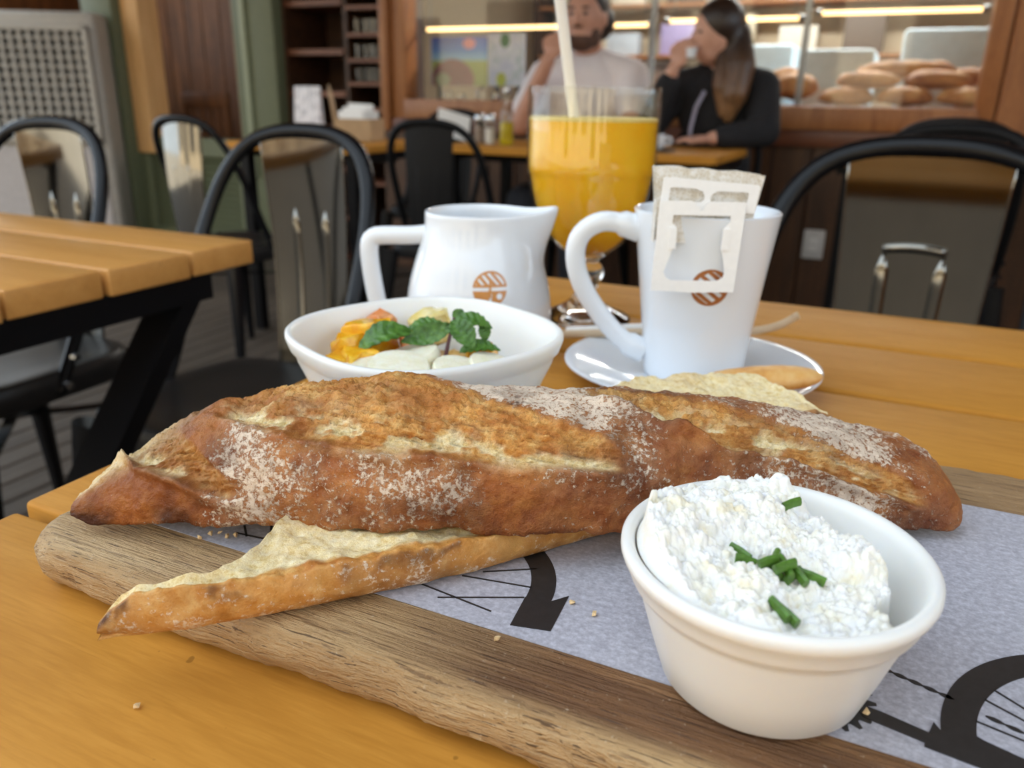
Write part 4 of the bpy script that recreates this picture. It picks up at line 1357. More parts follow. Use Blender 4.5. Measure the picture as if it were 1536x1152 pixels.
def leaf(base, tip, w, nrm, arch=.15, fold=.25):
    o_ = Vector((-.0319, .378, .7990))
    b, t_ = Vector(base) - o_, Vector(tip) - o_
    ax = (t_ - b); L = ax.length; ax.normalize()
    n = Vector(nrm); n = (n - ax * n.dot(ax)).normalized(); s = ax.cross(n)
    nu, nv = 26, 11
    V = []
    for i in range(nu):
        q = i / (nu - 1)
        ww = w / 2 * (math.sin(PI * min(1, q * .94 + .05)) ** .8) * (1 - .25 * q) * (1 + .10 * abs(math.sin(q * 24)))
        for j in range(nv):
            e = -1 + 2 * j / (nv - 1)
            p = b + ax * (q * L) + s * (e * ww) + n * (arch * L * math.sin(PI * q) + fold * ww * abs(e) - .0009 * abs(math.sin(q * 19 + abs(e) * 2)) * (abs(e) > .1))
            V.append(tuple(p))
    V2 = [(x - n.x * .0003, y - n.y * .0003, z - n.z * .0003) for x, y, z in V]
    return merge((V, gridfaces(nu, nv)), (V2, gridfaces(nu, nv)))


for bs_, tp, w, nr_, ar in (((-.0500, .380, .8070), (-.0760, .371, .7985), .0150, (0, -.55, 1), .20), ((-.0520, .383, .8070), (-.0340, .388, .8090), .0090, (0, -.4, 1), .12), ((-.0300, .378, .8105), (-.0545, .373, .8035), .0110, (.1, -.9, .5), -.12), ((-.0292, .377, .8140), (-.0185, .370, .8015), .0125, (.3, -1, .4), .10), ((-.0288, .379, .8135), (-.0100, .382, .8090), .0095, (0, -.6, 1), .15), ((-.0150, .381, .8110), (-.0130, .379, .8025), .0070, (.5, -1, .2), .05), ((-.0260, .374, .7990), (-.0060, .373, .8005), .0100, (0, -.4, 1), .14), ((-.0288, .380, .8135), (-.0250, .386, .8170), .0060, (0, -.8, .6), .1)):
    ob('leaf', leaf(bs_, tp, w, nr_, ar), mint_m, mint, smooth=True)
ob('stem', tube([(-.001, -.004, -.004), (0, 0, .002), (.0015, 0, .008), (.0030, 0, .0155)], [.0011, .001, .0009, .0007], 8), plain('purple_mint_stem', (.12, .05, .06), .5), mint, smooth=True)

# ---------------------------------------------------------------- saucer, mug, drip bag, biscuit, sticks
TZ = .75
sc_ = (.1102, .4711)
saucer = empty('saucer', cf(*sc_, TZ), YAW, 'white china saucer under the mug', 'saucer')
ob('dish', lathe(rounded([(0, .003), (.036, .003), (.038, 0), (.042, 0), (.044, .003), (.062, .008), (.0765, .0138), (.0772, .0150), (.0760, .0158), (.060, .0108), (.043, .0062), (.034, .0058), (0, .0058)], 1), 96, lambda a: 1 + .012 * math.cos(4 * a)), MT['china'], saucer, smooth=50)
mc = (.1120, .4740)
MZ = .7560
mug = empty('mug', cf(*mc, MZ), YAW, 'tall tapered white china mug with a brown emblem standing on the saucer', 'mug')


def mug_r(z): return .0300 + .0122 * (z / .101) ** 1.15


mp_ = [(0, .0012), (.026, .0012), (.0275, 0), (.0292, .0006), (.0302, .0025)] + [(mug_r(z), z) for z in np.linspace(.006, .0985, 16)] + [(.0421, .1004), (.0412, .1010), (.0402, .1003)] + [(mug_r(z) - .0032, z) for z in np.linspace(.097, .010, 14)] + [(.024, .006), (0, .005)]
mug_body = ob('body', lathe(mp_, 96), MT['china'], mug, smooth=50)
hp = rounded([(-.0380, 0, .0885), (-.050, 0, .0925), (-.0625, 0, .0935), (-.0745, 0, .0850), (-.0765, 0, .0690), (-.0690, 0, .0500), (-.0545, 0, .0305), (-.0420, 0, .0190), (-.0310, 0, .0145)], 2)
ob('handle', tube(hp, [.0062] * 6 + [.0048] * (len(hp) - 12) + [.0062] * 6, 14, 1.25, up=(0, 1, 0)), MT['china'], mug, smooth=True)
logo_m = plain('brown_emblem_print', (.36, .125, .035), .3, var=.08, scale=300)
logo_o = plain('orange_emblem_print', (.56, .235, .055), .2, var=.08, scale=300)


def decal(name, inside, half, rfun, p0, zc, mat, parent, n=90, off=.00025):
    """flat print wrapped on a body of revolution; inside(p, q) with p, q in -1..1"""
    V, F, idx = [], [], {}
    def vid(i, j):
        if (i, j) not in idx:
            p = -half + 2 * half * i / n; q = -half + 2 * half * j / n
            z = zc + q; r = rfun(z) + off; a = -PI / 2 + (p + p0) / r
            idx[(i, j)] = len(V); V.append((r * math.cos(a), r * math.sin(a), z))
        return idx[(i, j)]
    for i in range(n):
        for j in range(n):
            if inside(-1 + 2 * (i + .5) / n, -1 + 2 * (j + .5) / n):
                F.append((vid(i, j), vid(i + 1, j), vid(i + 1, j + 1), vid(i, j + 1)))
    return ob(name, (V, F), mat, parent, smooth=True)


def loaf_emblem(p, q):
    r = math.hypot(p, q)
    if r > .98: return False
    if r > .86: return True
    d = (p * .60 + q * .80)
    s = (p * .80 - q * .60)
    k = round(d / .40)
    return not (abs(d - k * .40) < .10 and abs(s) < .78 - .32 * abs(d) and abs(d) < .75)


decal('emblem', loaf_emblem, .0108, mug_r, -.0030, .0625, logo_m, mug_body)

# drip bag: card hanger over the rim, filter pouch inside the mug


def zc_(p, q):
    """pixels of an enlarged image crop -> metres, measured from the rim"""
    return (-.03716 + 7.375e-5 * p, .03106 - 7.52e-5 * q)


bag = empty('drip_coffee_bag', cf(.100, .4308, .857), YAW, 'paper drip coffee bag hooked over the front rim of the mug', 'coffee bag')


def L(pts): return [zc_(*p) for p in pts]  # outlines below are pixel positions traced in an enlarged image crop


front = L([(185, 300), (195, 290), (410, 287), (440, 300), (480, 352), (492, 352), (530, 302), (560, 290), (795, 292), (806, 305), (795, 600), (780, 938), (620, 940), (480, 945), (330, 938), (165, 932), (175, 600)])
hole = L([(290, 388), (702, 388), (705, 430), (660, 475), (655, 620), (680, 700), (700, 790), (690, 830), (650, 856), (310, 856), (268, 835), (250, 795), (275, 715), (300, 640), (322, 600), (322, 480), (285, 440)])
ob('hanger_front', sheet_holes(front, [hole], .0005), MT['card'], bag)
back = L([(205, 140), (215, 130), (890, 176), (902, 190), (880, 372), (190, 372)])
w1 = L([(258, 205), (275, 200), (440, 207), (495, 228), (512, 262), (505, 285), (485, 300), (250, 300)])
w2 = L([(600, 222), (820, 228), (826, 240), (818, 300), (560, 300), (548, 275), (560, 245)])
o = ob('hanger_back', sheet_holes(back, [w1, w2], .0005), MT['card'], bag); o.location = (0, .0025, 0)
for a, b in ((268, 322), (655, 710)):
    o = ob('hook_tab', sheet_holes(L([(a, 478), (b, 478), (b, 625), (a, 632)]), [], .0006), MT['card'], bag); o.location = (0, -.0007, 0)


def filt_mat():
    t = NT('mesh_filter_cloth'); v = t.coord()
    w = t.voro(v, 900); n = t.noise(v, 160, 3)
    c = t.mix(t.ramp(w, [(.2, 0.0), (.5, 1.0)]), (.66, .60, .48), (.84, .82, .78))
    t.pb(Base_Color=t.mix(t.ramp(n, [(.4, 0.0), (.6, .4)]), c, (.50, .40, .24)), Roughness=.8)
    t.bump(w, .6, .0006)
    return t.m


fo = L([(150, 72), (250, 66), (345, 66), (420, 84), (520, 78), (640, 96), (760, 92), (880, 108), (948, 118), (925, 250), (898, 400), (880, 600), (200, 600), (175, 290)])
fm_ = filt_mat()
for nm_, dy, th in (('filter_front', .0075, .0006), ('filter_back', .0165, .0006)):
    o = ob(nm_, sheet_holes(fo, [], th), fm_, bag); o.location = (0, dy, 0)
xs = [p[0] for p in fo]
ob('filter_gusset', merge(tube([(zc_(150, 72)[0], .0075, zc_(150, 72)[1]), (zc_(160, 70)[0], .0165, zc_(160, 70)[1])], .0004, 6), box(zc_(178, 0)[0], zc_(182, 0)[0], .0078, .0168, zc_(0, 600)[1], zc_(0, 300)[1]), box(zc_(884, 0)[0], zc_(888, 0)[0], .0078, .0168, zc_(0, 600)[1], zc_(0, 380)[1])), fm_, bag)

# biscuit on the saucer
V, F = [], []
nu, nv = 40, 20
for i in range(nu):
    s = -1 + 2 * i / (nu - 1); q = max(.03, 1 - abs(s) ** 2.8) ** .5
    for j in range(nv):
        a = 2 * PI * j / nv
        V.append((s * .033, math.cos(a) * .0125 * q, math.sin(a) * .0065 * q))
V = np.array(V); V += ((fbm(V, 120, 3, 3) - .5) * .0012)[:, None] * np.array([0, 0, 1])
t = NT('golden_biscuit'); v = t.coord(); n = t.noise(v, 110, 4)
t.pb(Base_Color=t.ramp(n, [(.3, (.56, .24, .05)), (.5, (.70, .36, .10)), (.7, (.76, .47, .18))]), Roughness=.5); t.bump(t.noise(v, 500, 3), .3, .0006)
tag(ob('biscuit', (V, gridfaces(nu, nv, True) + [tuple(range(nv)), tuple((nu - 1) * nv + k for k in range(nv))]), t.m, None, cf(.1370, .4150, .7730), rot=(0, R(-4), YAW + R(2)), smooth=True), 'golden oval biscuit on the right edge of the saucer', 'biscuit')
stick_m = wood('pale_stirrer_wood', (.50, .36, .22), (.62, .47, .31), (.72, .58, .41), 0, 30, 10, .6, 0, .2)
tag(ob('wooden_stirrer', tube(rounded([(-.085, .000, -.002), (-.02, .0015, .0005), (.035, .003, .001), (.062, .006, .003), (.078, .009, .012)], 2), .0028, 10, .45, up=(0, 0, 1)), stick_m, None, cf(.115, .5180, .7690), YAW, smooth=50), 'pale wooden stirrer with an upturned end resting behind the mug', 'stirrer')
tag(ob('sugar_stick', tube([(-.05, 0, 0), (-.02, .0, .0006), (.05, .002, .001)], .0032, 10, .5), MT['card'], None, cf(.085, .5280, .7688), YAW + R(10), smooth=50), 'slim white paper sugar stick on the saucer behind the mug', 'sugar stick')

# ---------------------------------------------------------------- milk jug
jc = (-.0237, .5376)
jug = empty('milk_jug', cf(*jc, TZ), YAW, 'white china milk jug with an orange emblem behind the fruit bowl', 'jug')
JP = np.array([(0, .041), (.002, .0435), (.006, .0465), (.014, .0490), (.024, .0500), (.036, .0492), (.048, .0472), (.060, .0440), (.070, .0406), (.079, .0374), (.087, .0360), (.0945, .0360)])


def jug_r(z): return float(np.interp(z, JP[:, 0], smooth_r))


zz = np.linspace(0, .0945, 60)
rr_ = smooth1(np.interp(zz, JP[:, 0], JP[:, 1]), 5)
smooth_r = np.interp(JP[:, 0], zz, rr_)
jug_r = lambda z: float(np.interp(z, zz, rr_))
n = 120
V = []
prof = [(.0, .001), (.033, .001), (.035, 0)] + [(r, z) for r, z in zip(rr_[1:], zz[1:])] + [(rr_[-1] - .0004, .0955), (rr_[-1] - .0016, .0958), (rr_[-1] - .0026, .0950)] + [(r - .003, z) for r, z in list(zip(rr_, zz))[-3:6:-2]] + [(.03, .006), (0, .005)]
V, F = lathe(prof, n)
V2 = []
for x, y, z in V:
    a = math.atan2(y, x); r = math.hypot(x, y)
    k = math.exp(-(a / .42) ** 2) * float(sstep(.058, .0955, np.array(z)))
    if r > .02:
        r += .0165 * k; z += .0035 * k ** 2
    V2.append((r * math.cos(a), r * math.sin(a) * (1 - .12 * k), z))
jug_body = ob('body', (V2, F), MT['china'], jug, smooth=50)
hp = rounded([(-.0330, 0, .0800), (-.045, 0, .0785), (-.062, 0, .0785), (-.0725, 0, .0775), (-.0745, 0, .0680), (-.0725, 0, .0480), (-.0690, 0, .0270), (-.060, 0, .0215), (-.0460, 0, .0200)], 2)
ob('handle', tube(hp, .0052, 14, 1.2, up=(0, 1, 0)), MT['china'], jug, smooth=True)


def jug_emblem(p, q):
    if abs(p) > 1 or abs(q) > 1: return False
    r = math.hypot(p, q * 1.0)
    if r > .98: return False
    if abs(p) < .06 and abs(q) < .5: return True
    if -.12 < q < .10: return False
    if r > .86 or abs(q - .16) < .07 or abs(q + .18) < .06: return True
    if q > 0:
        s = p * .75 + q * .66
        return abs((s * 3.2) % 1 - .5) > .24 or abs(p - .55 + q) < .06
    return (math.hypot(p - .55, q + .42) > .17) if p > .12 else (p < -.05)


decal('emblem', jug_emblem, .0112, jug_r, .0090, .0530, logo_o, jug_body)

# ---------------------------------------------------------------- juice goblet
gc_ = (.0570, .6250)
gob = empty('juice_goblet', cf(*gc_, TZ), YAW, 'stemmed glass goblet of orange juice between the jug and the mug', 'glass')
gl_solid = glass('clear_solid_glass', (.97, .98, .98))
gl_thin = pane_mat('clear_thin_glass', (.97, .97, .95))
stem = rounded([(0, .0015), (.030, .0015), (.0355, .0), (.0375, .0012), (.034, .0045), (.022, .009), (.0125, .0150), (.0085, .0215), (.0080, .0240), (.0100, .0275), (.0138, .0350), (.0142, .0400), (.0115, .0445), (.0090, .0468), (.0100, .0490), (.0160, .0530), (0, .0530)], 2)
ob('stem', lathe(stem, 48), gl_solid, gob, smooth=60)
out = [(.0150, .0530), (.0245, .0590), (.0335, .0690), (.0400, .0810), (.0450, .0960), (.0472, .1100), (.0478, .1130), (.0490, .1155), (.0493, .1300), (.0492, .1500), (.0487, .1740)]
inn = [(r - .0016, z + (.0012 if z < .1 else 0)) for r, z in out]
ob('bowl', lathe(rounded(out, 1) + [(.0483, .1752), (.0475, .1752)] + rounded(inn, 1)[::-1], 72), gl_thin, gob, smooth=60)
jm = NT('orange_juice')
v = jm.coord(); nj = jm.noise(v, 40, 3)
jm.pb(Base_Color=jm.ramp(nj, [(.35, (.97, .50, .012)), (.65, (.98, .56, .025))]), Roughness=.18)
jm.b.inputs['Subsurface Weight'].default_value = .3; jm.b.inputs['Subsurface Radius'].default_value = (.02, .01, .002)
ji = [(r - .0003, z) for r, z in rounded(inn, 1) if z < .1515]
jr = .0474
juice = ob('orange_juice', lathe([(0, .0545)] + ji + [(jr, .1515), (0, .1515)], 64), jm.m, None, cf(*gc_, TZ), YAW, smooth=60)
tag(juice, 'cloudy orange juice filling the stemmed goblet', 'juice')
foam = ob('foam', lathe([(0, .1516), (jr, .1516), (jr, .1535), (.046, .1540), (0, .1536)], 64), plain('pale_juice_foam', (.86, .66, .22), .5, var=.1, scale=400, bump=.3), juice, smooth=50)
straw_p = [Vector((-.006, .010, .056)), Vector((-.0145, .0105, .1585)), Vector((-.0275, .005, .2330)), Vector((-.034, .004, .270))]
tag(ob('paper_straw', merge(tube([tuple(p) for p in straw_p], .0042, 16, caps=False), tube([tuple(p) for p in straw_p], .0037, 16, caps=False)), plain('white_paper_straw', (.80, .74, .66), .6, var=.03), None, cf(*gc_, TZ), YAW, smooth=50), 'pale paper straw standing in the orange juice', 'straw')


# ---------------------------------------------------------------- things on the tables behind
def ball(c, r, rot=None, n=16):
    V, F = lathe([(math.sin(PI * k / n), -math.cos(PI * k / n)) for k in range(n + 1)], 2 * n)
    m = Matrix.Translation(c) @ (rot if rot else Matrix()) @ Matrix.Diagonal((*r, 1))
    return xf((V, F), m)


def limb(*pts):
    """chain of (x, y, z, r) -> tapered capsules"""
    out_ = []
    for a, b in zip(pts[:-1], pts[1:]):
        pa, pb = Vector(a[:3]), Vector(b[:3])
        path = [pa.lerp(pb, k / 6) for k in range(7)]
        out_.append(tube([tuple(p) for p in path], [a[3] + (b[3] - a[3]) * k / 6 for k in range(7)], 16))
        out_.append(ball(pa, (a[3],) * 3, n=8)); out_.append(ball(pb, (b[3],) * 3, n=8))
    return out_


def fuse(name, parts, mat, parent=None, voxel=.008, smooth_it=4, loc=(0, 0, 0)):
    o = ob(name, merge(*parts), mat, parent)
    md = o.modifiers.new('fuse', 'REMESH'); md.mode = 'VOXEL'; md.voxel_size = voxel; md.use_smooth_shade = True
    ms = o.modifiers.new('soften', 'SMOOTH'); ms.iterations = smooth_it; ms.factor = .5
    dg = bpy.context.evaluated_depsgraph_get()
    me = bpy.data.meshes.new_from_object(o.evaluated_get(dg))
    o.modifiers.clear()
    old = o.data; o.data = me; bpy.data.meshes.remove(old)
    if not me.materials: me.materials.append(mat)
    me.polygons.foreach_set('use_smooth', [True] * len(me.polygons))
    me.transform(Matrix.Translation([-c for c in loc]))
    if parent is None: o.location = loc
    return o


def hand(c, fwd, up, curl=.6):
    """palm at c, fingers along fwd, back of the hand towards up"""
    c = Vector(c); f = Vector(fwd).normalized(); u = Vector(up); u = (u - f * u.dot(f)).normalized(); s = f.cross(u)
    P = [ball(c, (.040, .036, .016), Matrix((s, f, u)).transposed().to_4x4(), 10)]
    for k, ln in enumerate((.062, .072, .068, .054)):
        b = c + f * .032 + s * (-.028 + k * .019)
        m = b + f * (ln * .5) - u * (ln * .18 * curl)
        e = m + f * (ln * .42 * (1 - curl * .8)) - u * (ln * .48 * curl + .004)
        P += limb((*b, .0095), (*m, .0088), (*e, .0075))
    b = c - s * .034 - f * .006
    m = b - s * .022 + f * .026 - u * .006; e = m + f * .028 + s * .008 - u * .006
    P += limb((*b, .0125), (*m, .0105), (*e, .0085))
    return P


skin_m = plain('warm_skin', (.52, .27, .185), .5, var=.06, scale=25, sss=.1)
skin2_m = plain('light_skin', (.60, .33, .235), .5, var=.06, scale=25, sss=.1)
shirt_m = plain('pale_lilac_white_cotton', (.80, .75, .77), .85, var=.05, scale=15, bump=.2)
dark_m = plain('black_wool', (.012, .012, .015), .9, var=.2, scale=60, bump=.2)
jean_m = plain('dark_trousers', (.02, .022, .03), .85)
hair_m = plain('dark_brown_hair', (.022, .013, .009), .5, var=.4, scale=80, bump=.4)

# man in the pale shirt
mx, my = -1.285, 3.47
man = empty('person', (mx, my, 0), 0, 'man in a pale T-shirt sitting behind the juice goblet with a hand at his mouth', 'person')


def child(o, par):
    o.parent = par; o.matrix_parent_inverse = Matrix(); o.location = (0, 0, 0); return o


def loc_(parts, org):
    m = Matrix.Translation((-org[0], -org[1], 0)); return [xf(p, m) for p in parts]


def person_body(P, org, mat, par, name='body', voxel=.007, it=4):
    return fuse(name, loc_(P, org), mat, par, voxel, it)


B = [ball((mx, my - .05, 1.245), (.078, .098, .118)), ball((mx, my - .085, 1.165), (.056, .062, .055)), ball((mx, my - .152, 1.225), (.014, .020, .022)), ball((mx - .080, my - .04, 1.235), (.010, .022, .032)), ball((mx + .080, my - .04, 1.235), (.010, .022, .032)), ball((mx, my - .135, 1.178), (.026, .014, .010))]
B += limb((mx, my - .02, 1.17, .056), (mx, my + .02, 1.05, .062))
B += [ball((mx, my + .01, .93), (.19, .115, .19)), ball((mx, my + .02, .66), (.165, .12, .20)), ball((mx, my + .02, .52), (.18, .14, .09))]
B += limb((mx - .19, my, 1.02, .062), (mx - .245, my - .16, .815, .044), (mx - .10, my - .205, 1.07, .030))
B += limb((mx + .19, my, 1.02, .062), (mx + .255, my - .14, .820, .044), (mx + .08, my - .26, .795, .030))
B += hand((mx - .078, my - .205, 1.110), (.35, .25, .9), (0, -1, .2), .75) + hand((mx + .04, my - .285, .790), (-1, -.3, .05), (0, 0, 1), .3)
for s in (-1, 1):
    B += limb((mx + s * .09, my, .53, .085), (mx + s * .11, my - .40, .52, .058), (mx + s * .11, my - .36, .10, .040)); B += limb((mx + s * .11, my - .36, .07, .045), (mx + s * .11, my - .50, .045, .038))
person_body(B, (mx, my), skin_m, man)
S_ = [ball((mx, my + .01, .93), (.203, .130, .195)), ball((mx, my + .02, .68), (.180, .135, .215))]
S_ += limb((mx - .06, my + .012, 1.075, .055), (mx + .06, my + .012, 1.075, .055))
S_ += limb((mx - .10, my + .01, 1.045, .070), (mx - .195, my, 1.01, .078), (mx - .232, my - .105, .885, .068)) + limb((mx + .10, my + .01, 1.045, .070), (mx + .195, my, 1.01, .078), (mx + .238, my - .09, .885, .068))
person_body(S_, (mx, my), shirt_m, man, 'shirt')
person_body([ball((mx, my + .02, .52), (.192, .152, .10))] + sum([limb((mx + s * .09, my, .53, .096), (mx + s * .11, my - .40, .52, .070), (mx + s * .11, my - .36, .12, .055)) for s in (-1, 1)], []), (mx, my), jean_m, man, 'trousers')
for s in (-1, 1):
    person_body(limb((mx + s * .11, my - .35, .055, .052), (mx + s * .11, my - .51, .045, .044)), (mx, my), MT['plastic_dark'], man, 'shoe', .008, 2)
person_body([ball((mx, my - .025, 1.285), (.088, .098, .098)), ball((mx + .02, my + .02, 1.23), (.082, .062, .08))], (mx, my), hair_m, man, 'hair', .007, 2)
person_body([ball((mx, my - .098, 1.148), (.058, .056, .040)), ball((mx - .05, my - .07, 1.17), (.022, .04, .045)), ball((mx + .05, my - .07, 1.17), (.022, .04, .045)), ball((mx, my - .146, 1.200), (.030, .010, .006))], (mx, my), plain('short_brown_beard', (.09, .045, .03), .8), man, 'beard', .006, 2)
for s in (-1, 1):
    person_body([ball((mx + s * .030, my - .140, 1.250), (.013, .008, .007))], (mx, my), MT['plastic_dark'], man, 'eye', .003, 1)
    person_body([ball((mx + s * .031, my - .143, 1.272), (.020, .007, .005))], (mx, my), hair_m, man, 'eyebrow', .003, 1)

# woman in black with long hair, head turned to the left
wx, wy = -.715, 3.47
wom = empty('person', (wx, wy, 0), 0, 'woman in black with long dark hair raising a hand to her mouth', 'person')
hc = Vector((wx - .015, wy - .08, 1.175)); fd = Vector((-.80, -.60, -.12)).normalized(); sd = fd.cross(Vector((0, 0, 1))).normalized(); ud = sd.cross(fd)
HM = Matrix((sd, fd, ud)).transposed().to_4x4()


def hp_(f, s, u): return tuple(hc + fd * f + sd * s + ud * u)


B = [ball(hc, (.070, .092, .108), HM), ball(hp_(.035, 0, -.068), (.048, .052, .048), HM), ball(hp_(.098, 0, -.015), (.010, .018, .018), HM), ball(hp_(.082, 0, -.058), (.022, .012, .009), HM)]
B += limb((wx, wy - .04, 1.11, .045), (wx, wy + .0, 1.0, .050))
B += [ball((wx, wy + .005, .90), (.155, .10, .165)), ball((wx, wy + .015, .66), (.135, .105, .19)), ball((wx, wy + .02, .52), (.17, .13, .085))]
B += limb((wx - .155, wy, .985, .050), (wx - .235, wy - .13, .815, .038), (wx - .150, wy - .185, 1.035, .026)) + limb((wx + .155, wy, .985, .050), (wx + .20, wy - .12, .80, .038), (wx + .04, wy - .24, .790, .026))
B += hand((wx - .128, wy - .185, 1.078), (.40, .10, .9), (-.3, -1, .3), .8) + hand((wx + .0, wy - .26, .785), (-1, -.25, .05), (0, 0, 1), .3)
for s in (-1, 1):
    B += limb((wx + s * .08, wy, .53, .078), (wx + s * .09, wy - .38, .52, .052), (wx + s * .09, wy - .34, .10, .036)); B += limb((wx + s * .09, wy - .34, .06, .038), (wx + s * .09, wy - .47, .04, .032))
person_body(B, (wx, wy), skin2_m, wom)
S_ = [ball((wx, wy + .005, .90), (.170, .118, .172)), ball((wx, wy + .015, .67), (.150, .120, .205))] + limb((wx - .05, wy, 1.03, .055), (wx + .05, wy, 1.03, .055))
S_ += limb((wx - .07, wy, 1.00, .066), (wx - .165, wy, .975, .070), (wx - .240, wy - .13, .820, .058), (wx - .170, wy - .175, .985, .046)) + limb((wx + .07, wy, 1.00, .066), (wx + .165, wy, .975, .072), (wx + .212, wy - .12, .815, .060), (wx + .08, wy - .22, .795, .044))
person_body(S_, (wx, wy), dark_m, wom, 'sweater')
person_body([ball((wx, wy + .02, .52), (.185, .142, .095))] + sum([limb((wx + s * .08, wy, .53, .088), (wx + s * .09, wy - .38, .52, .062), (wx + s * .09, wy - .34, .12, .048)) for s in (-1, 1)], []), (wx, wy), jean_m, wom, 'trousers')
for s in (-1, 1):
    person_body(limb((wx + s * .09, wy - .33, .050, .046), (wx + s * .09, wy - .48, .040, .038)), (wx, wy), MT['plastic_dark'], wom, 'shoe', .008, 2)
th_ = NT('long_ombre_hair')
tc = th_.node('ShaderNodeTexCoord'); sp = th_.node('ShaderNodeSeparateXYZ'); th_.l.new(tc.outputs['Object'], sp.inputs[0])
mr = th_.node('ShaderNodeMapRange'); th_.l.new(sp.outputs[2], mr.inputs[0]); mr.inputs[1].default_value = .86; mr.inputs[2].default_value = 1.14
st_ = th_.noise(th_.coord((40, 40, 2)), 3, 3)
hc_ = th_.ramp(mr.outputs[0], [(0, (.26, .13, .05)), (.45, (.16, .075, .03)), (1, (.022, .012, .008))])
th_.pb(Base_Color=th_.mix(th_.ramp(st_, [(.4, 0.0), (.6, .5)]), hc_, (.03, .016, .01)), Roughness=.4); th_.bump(st_, .6, .004)
HP = [ball(hp_(-.018, 0, .030), (.085, .096, .098), HM), ball(hp_(-.045, 0, -.02), (.078, .07, .10), HM)]
HP += limb((wx + .055, wy - .045, 1.17, .055), (wx + .085, wy - .085, 1.05, .062), (wx + .085, wy - .120, .95, .050), (wx + .070, wy - .125, .86, .020))
HP += limb((wx + .02, wy - .10, 1.09, .030), (wx + .03, wy - .130, .98, .034), (wx + .045, wy - .135, .88, .018)) + limb((wx + .03, wy + .02, 1.15, .06), (wx + .05, wy + .07, 1.0, .06), (wx + .05, wy + .09, .88, .03))
o = person_body(HP, (wx, wy), th_.m, wom, 'hair', .007, 3)
for s in (-1, 1):
    person_body([ball(hp_(.082, s * .028, .008), (.012, .008, .006), HM)], (wx, wy), MT['plastic_dark'], wom, 'eye', .003, 1)
ob('bag_strap', tube([(-.03, -.135, .96), (-.06, -.130, .90), (-.075, -.130, .82), (-.075, -.128, .77)], .008, 8, .4), plain('grey_lilac_strap', (.35, .34, .45), .5), wom, smooth=True)
tag(ob('small_cup', lathe([(0, 0), (.016, 0), (.022, .035), (.0205, .035), (.015, .003), (0, .003)], 24), MT['china'], None, (wx - .080, wy - .200, 1.078), smooth=40), 'tiny white cup in the raised hand of the woman', 'cup')

# cup and saucer on their table
cs_ = empty('coffee_cup', (-.80, 2.90, .75), 0, 'white coffee cup on the table in front of the woman', 'cup')
ob('cup_body', lathe(rounded([(0, .008), (.018, .008), (.030, .03), (.034, .058), (.032, .058), (.027, .03), (.015, .011), (0, .011)], 1), 28), MT['china'], cs_, smooth=50)
ob('cup_handle', tube(rounded([(.030, 0, .048), (.05, 0, .05), (.05, 0, .028), (.027, 0, .024)], 2), .004, 8), MT['china'], cs_, smooth=True)
tag(ob('dark_saucer', lathe([(0, 0), (.03, 0), (.06, .006), (.058, .008), (.03, .003), (0, .003)], 32), MT['plastic_dark'], None, (-.79, 2.90, .751), smooth=40), 'dark saucer under the coffee cup of the diners', 'saucer')

# oil bottle and shakers
oil = empty('oil_bottle', (-1.385, 2.88, .75), 0, 'small glass bottle of yellow oil on the table of the diners', 'bottle')
ob('oil', lathe([(0, .003), (.024, .003), (.026, .01), (.026, .085), (0, .085)], 24), plain('yellow_olive_oil', (.55, .42, .01), .15, sss=.2), oil, smooth=40)
ob('bottle_glass', lathe(rounded([(0, 0), (.027, 0), (.028, .004), (.028, .105), (.022, .13), (.012, .15), (.012, .185), (.0105, .185), (.0105, .15), (.02, .128), (.0265, .104), (.0265, .003), (0, .003)], 1), 28), gl_thin, oil, smooth=50)
ob('stopper', lathe([(0, .18), (.010, .18), (.014, .19), (.012, .205), (0, .207)], 16), MT['chrome'], oil, smooth=40)
for n_, (x, y, c_, lb) in enumerate(((-1.465, 2.90, (.80, .78, .76), 'salt shaker with a steel cap left of the oil bottle'), (-1.525, 2.93, (.30, .22, .18), 'pepper shaker with a steel cap furthest left of the oil bottle'))):
    s_ = empty('shaker', (x, y, .75), 0, lb, 'shaker', 'salt and pepper shakers')
    ob('content', lathe([(0, .003), (.019, .003), (.018, .06), (0, .06)], 16), plain('shaker_grains', c_, .8, var=.2, scale=300), s_)
    ob('glass_body', lathe([(0, 0), (.022, 0), (.021, .09), (.0198, .09), (.0205, .003), (0, .003)], 20), gl_thin, s_, smooth=40)
    ob('cap', lathe(rounded([(0, .118), (.012, .117), (.0215, .105), (.0225, .088), (0, .088)], 1), 20), MT['chrome'], s_, smooth=40)
tag(ob('water_glass', lathe([(0, 0), (.028, 0), (.034, .13), (.0325, .13), (.0268, .004), (0, .004)], 28), gl_thin, None, (-1.30, 2.98, .75), smooth=40), 'tall clear water glass right of the oil bottle', 'glass')

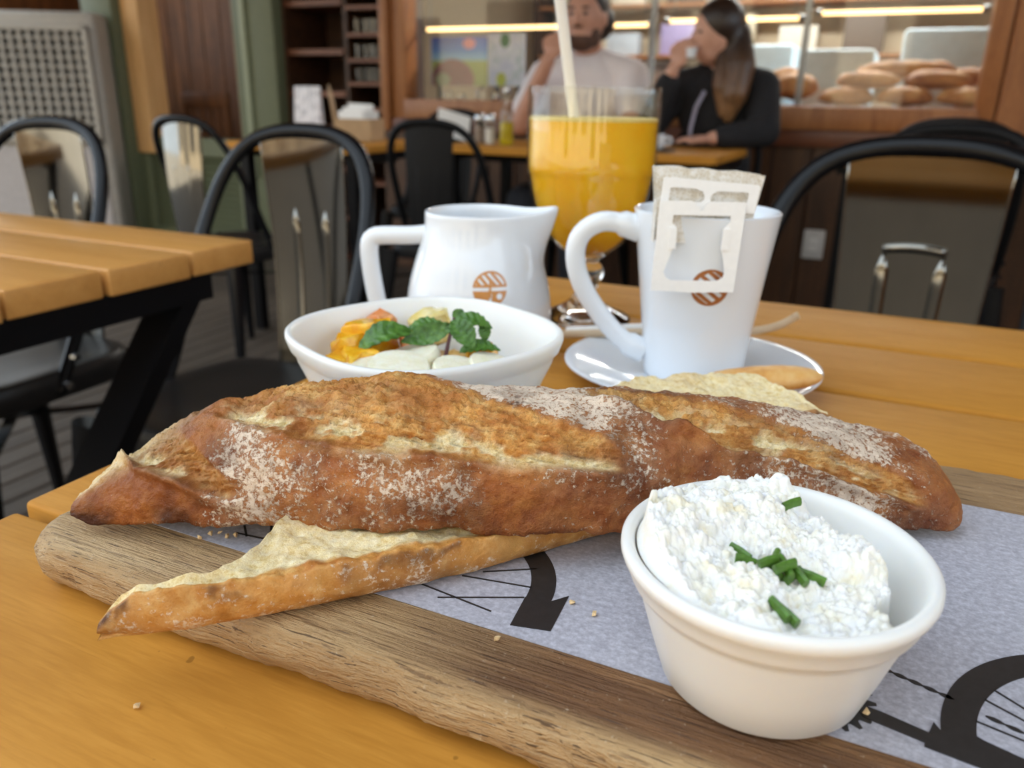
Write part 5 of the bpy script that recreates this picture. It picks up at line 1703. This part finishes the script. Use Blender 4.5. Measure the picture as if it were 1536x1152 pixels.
# menu card and napkin basket
mn = empty('menu_card', (-2.19, 2.72, .75), R(12), 'white standing menu card on the small table', 'menu')
menu_m = NT('printed_menu_card')
v = menu_m.coord((60, 1, 26)); nn = menu_m.noise(v, 1.0, 3)
menu_m.pb(Base_Color=menu_m.ramp(nn, [(.42, (.52, .52, .56)), (.50, (.82, .81, .85))]), Roughness=.6)
for s in (-1, 1):
    ob('card_panel', xf(box(-.055, .055, -.002, .002, 0, .205), Matrix.Translation((0, s * .03, 0)) @ Matrix.Rotation(R(s * 8), 4, 'X')), menu_m.m, mn)
ob('card_foot', box(-.055, .055, -.032, .032, 0, .003), MT['card'], mn)
nb_ = empty('napkin_basket', (-1.99, 2.78, .75), R(8), 'tan box of white paper napkins on the small table', 'basket')
kraft = plain('tan_kraft_card', (.42, .28, .15), .7, bump=.1)
for a, b, c, d in ((-.08, .08, -.06, -.055), (-.08, .08, .055, .06), (-.08, -.075, -.055, .055), (.075, .08, -.055, .055)):
    ob('basket_wall', box(a, b, c, d, 0, .085), kraft, nb_)
ob('basket_base', box(-.08, .08, -.06, .06, 0, .004), kraft, nb_)
for k in range(4):
    tag(ob('paper_napkin', xf(merge(box(-.055, .055, -.004, .004, 0, .11 + .012 * (k % 3), .002)), Matrix.Rotation(R(-4 + 3 * k), 4, 'Y')), MT['card'], None, (-2.0 + .004 * k, 2.75 + .02 * k, .757), R(8)), ('front', 'second', 'third', 'rearmost')[k] + ' white folded napkin in the tan box', 'napkin', 'napkins in the box')
tag(ob('wrapped_cutlery', tube([(0, 0, 0), (-.035, .01, .16), (-.045, .012, .2)], [.012, .011, .004], 10, .5), plain('brown_paper_wrap', (.40, .27, .16), .7), None, (-2.065, 2.74, .76), smooth=True), 'brown paper wrapped cutlery leaning in the napkin box', 'cutlery')
tag(ob('white_paper', xf(box(-.085, .085, -.002, .002, -.06, .06, .001), Matrix.Rotation(R(14), 4, 'X') @ Matrix.Rotation(R(14), 4, 'Y')), MT['card'], None, (-1.93, 3.44, .80)), 'white paper sheet leaning on the chair back beside the man', 'paper')
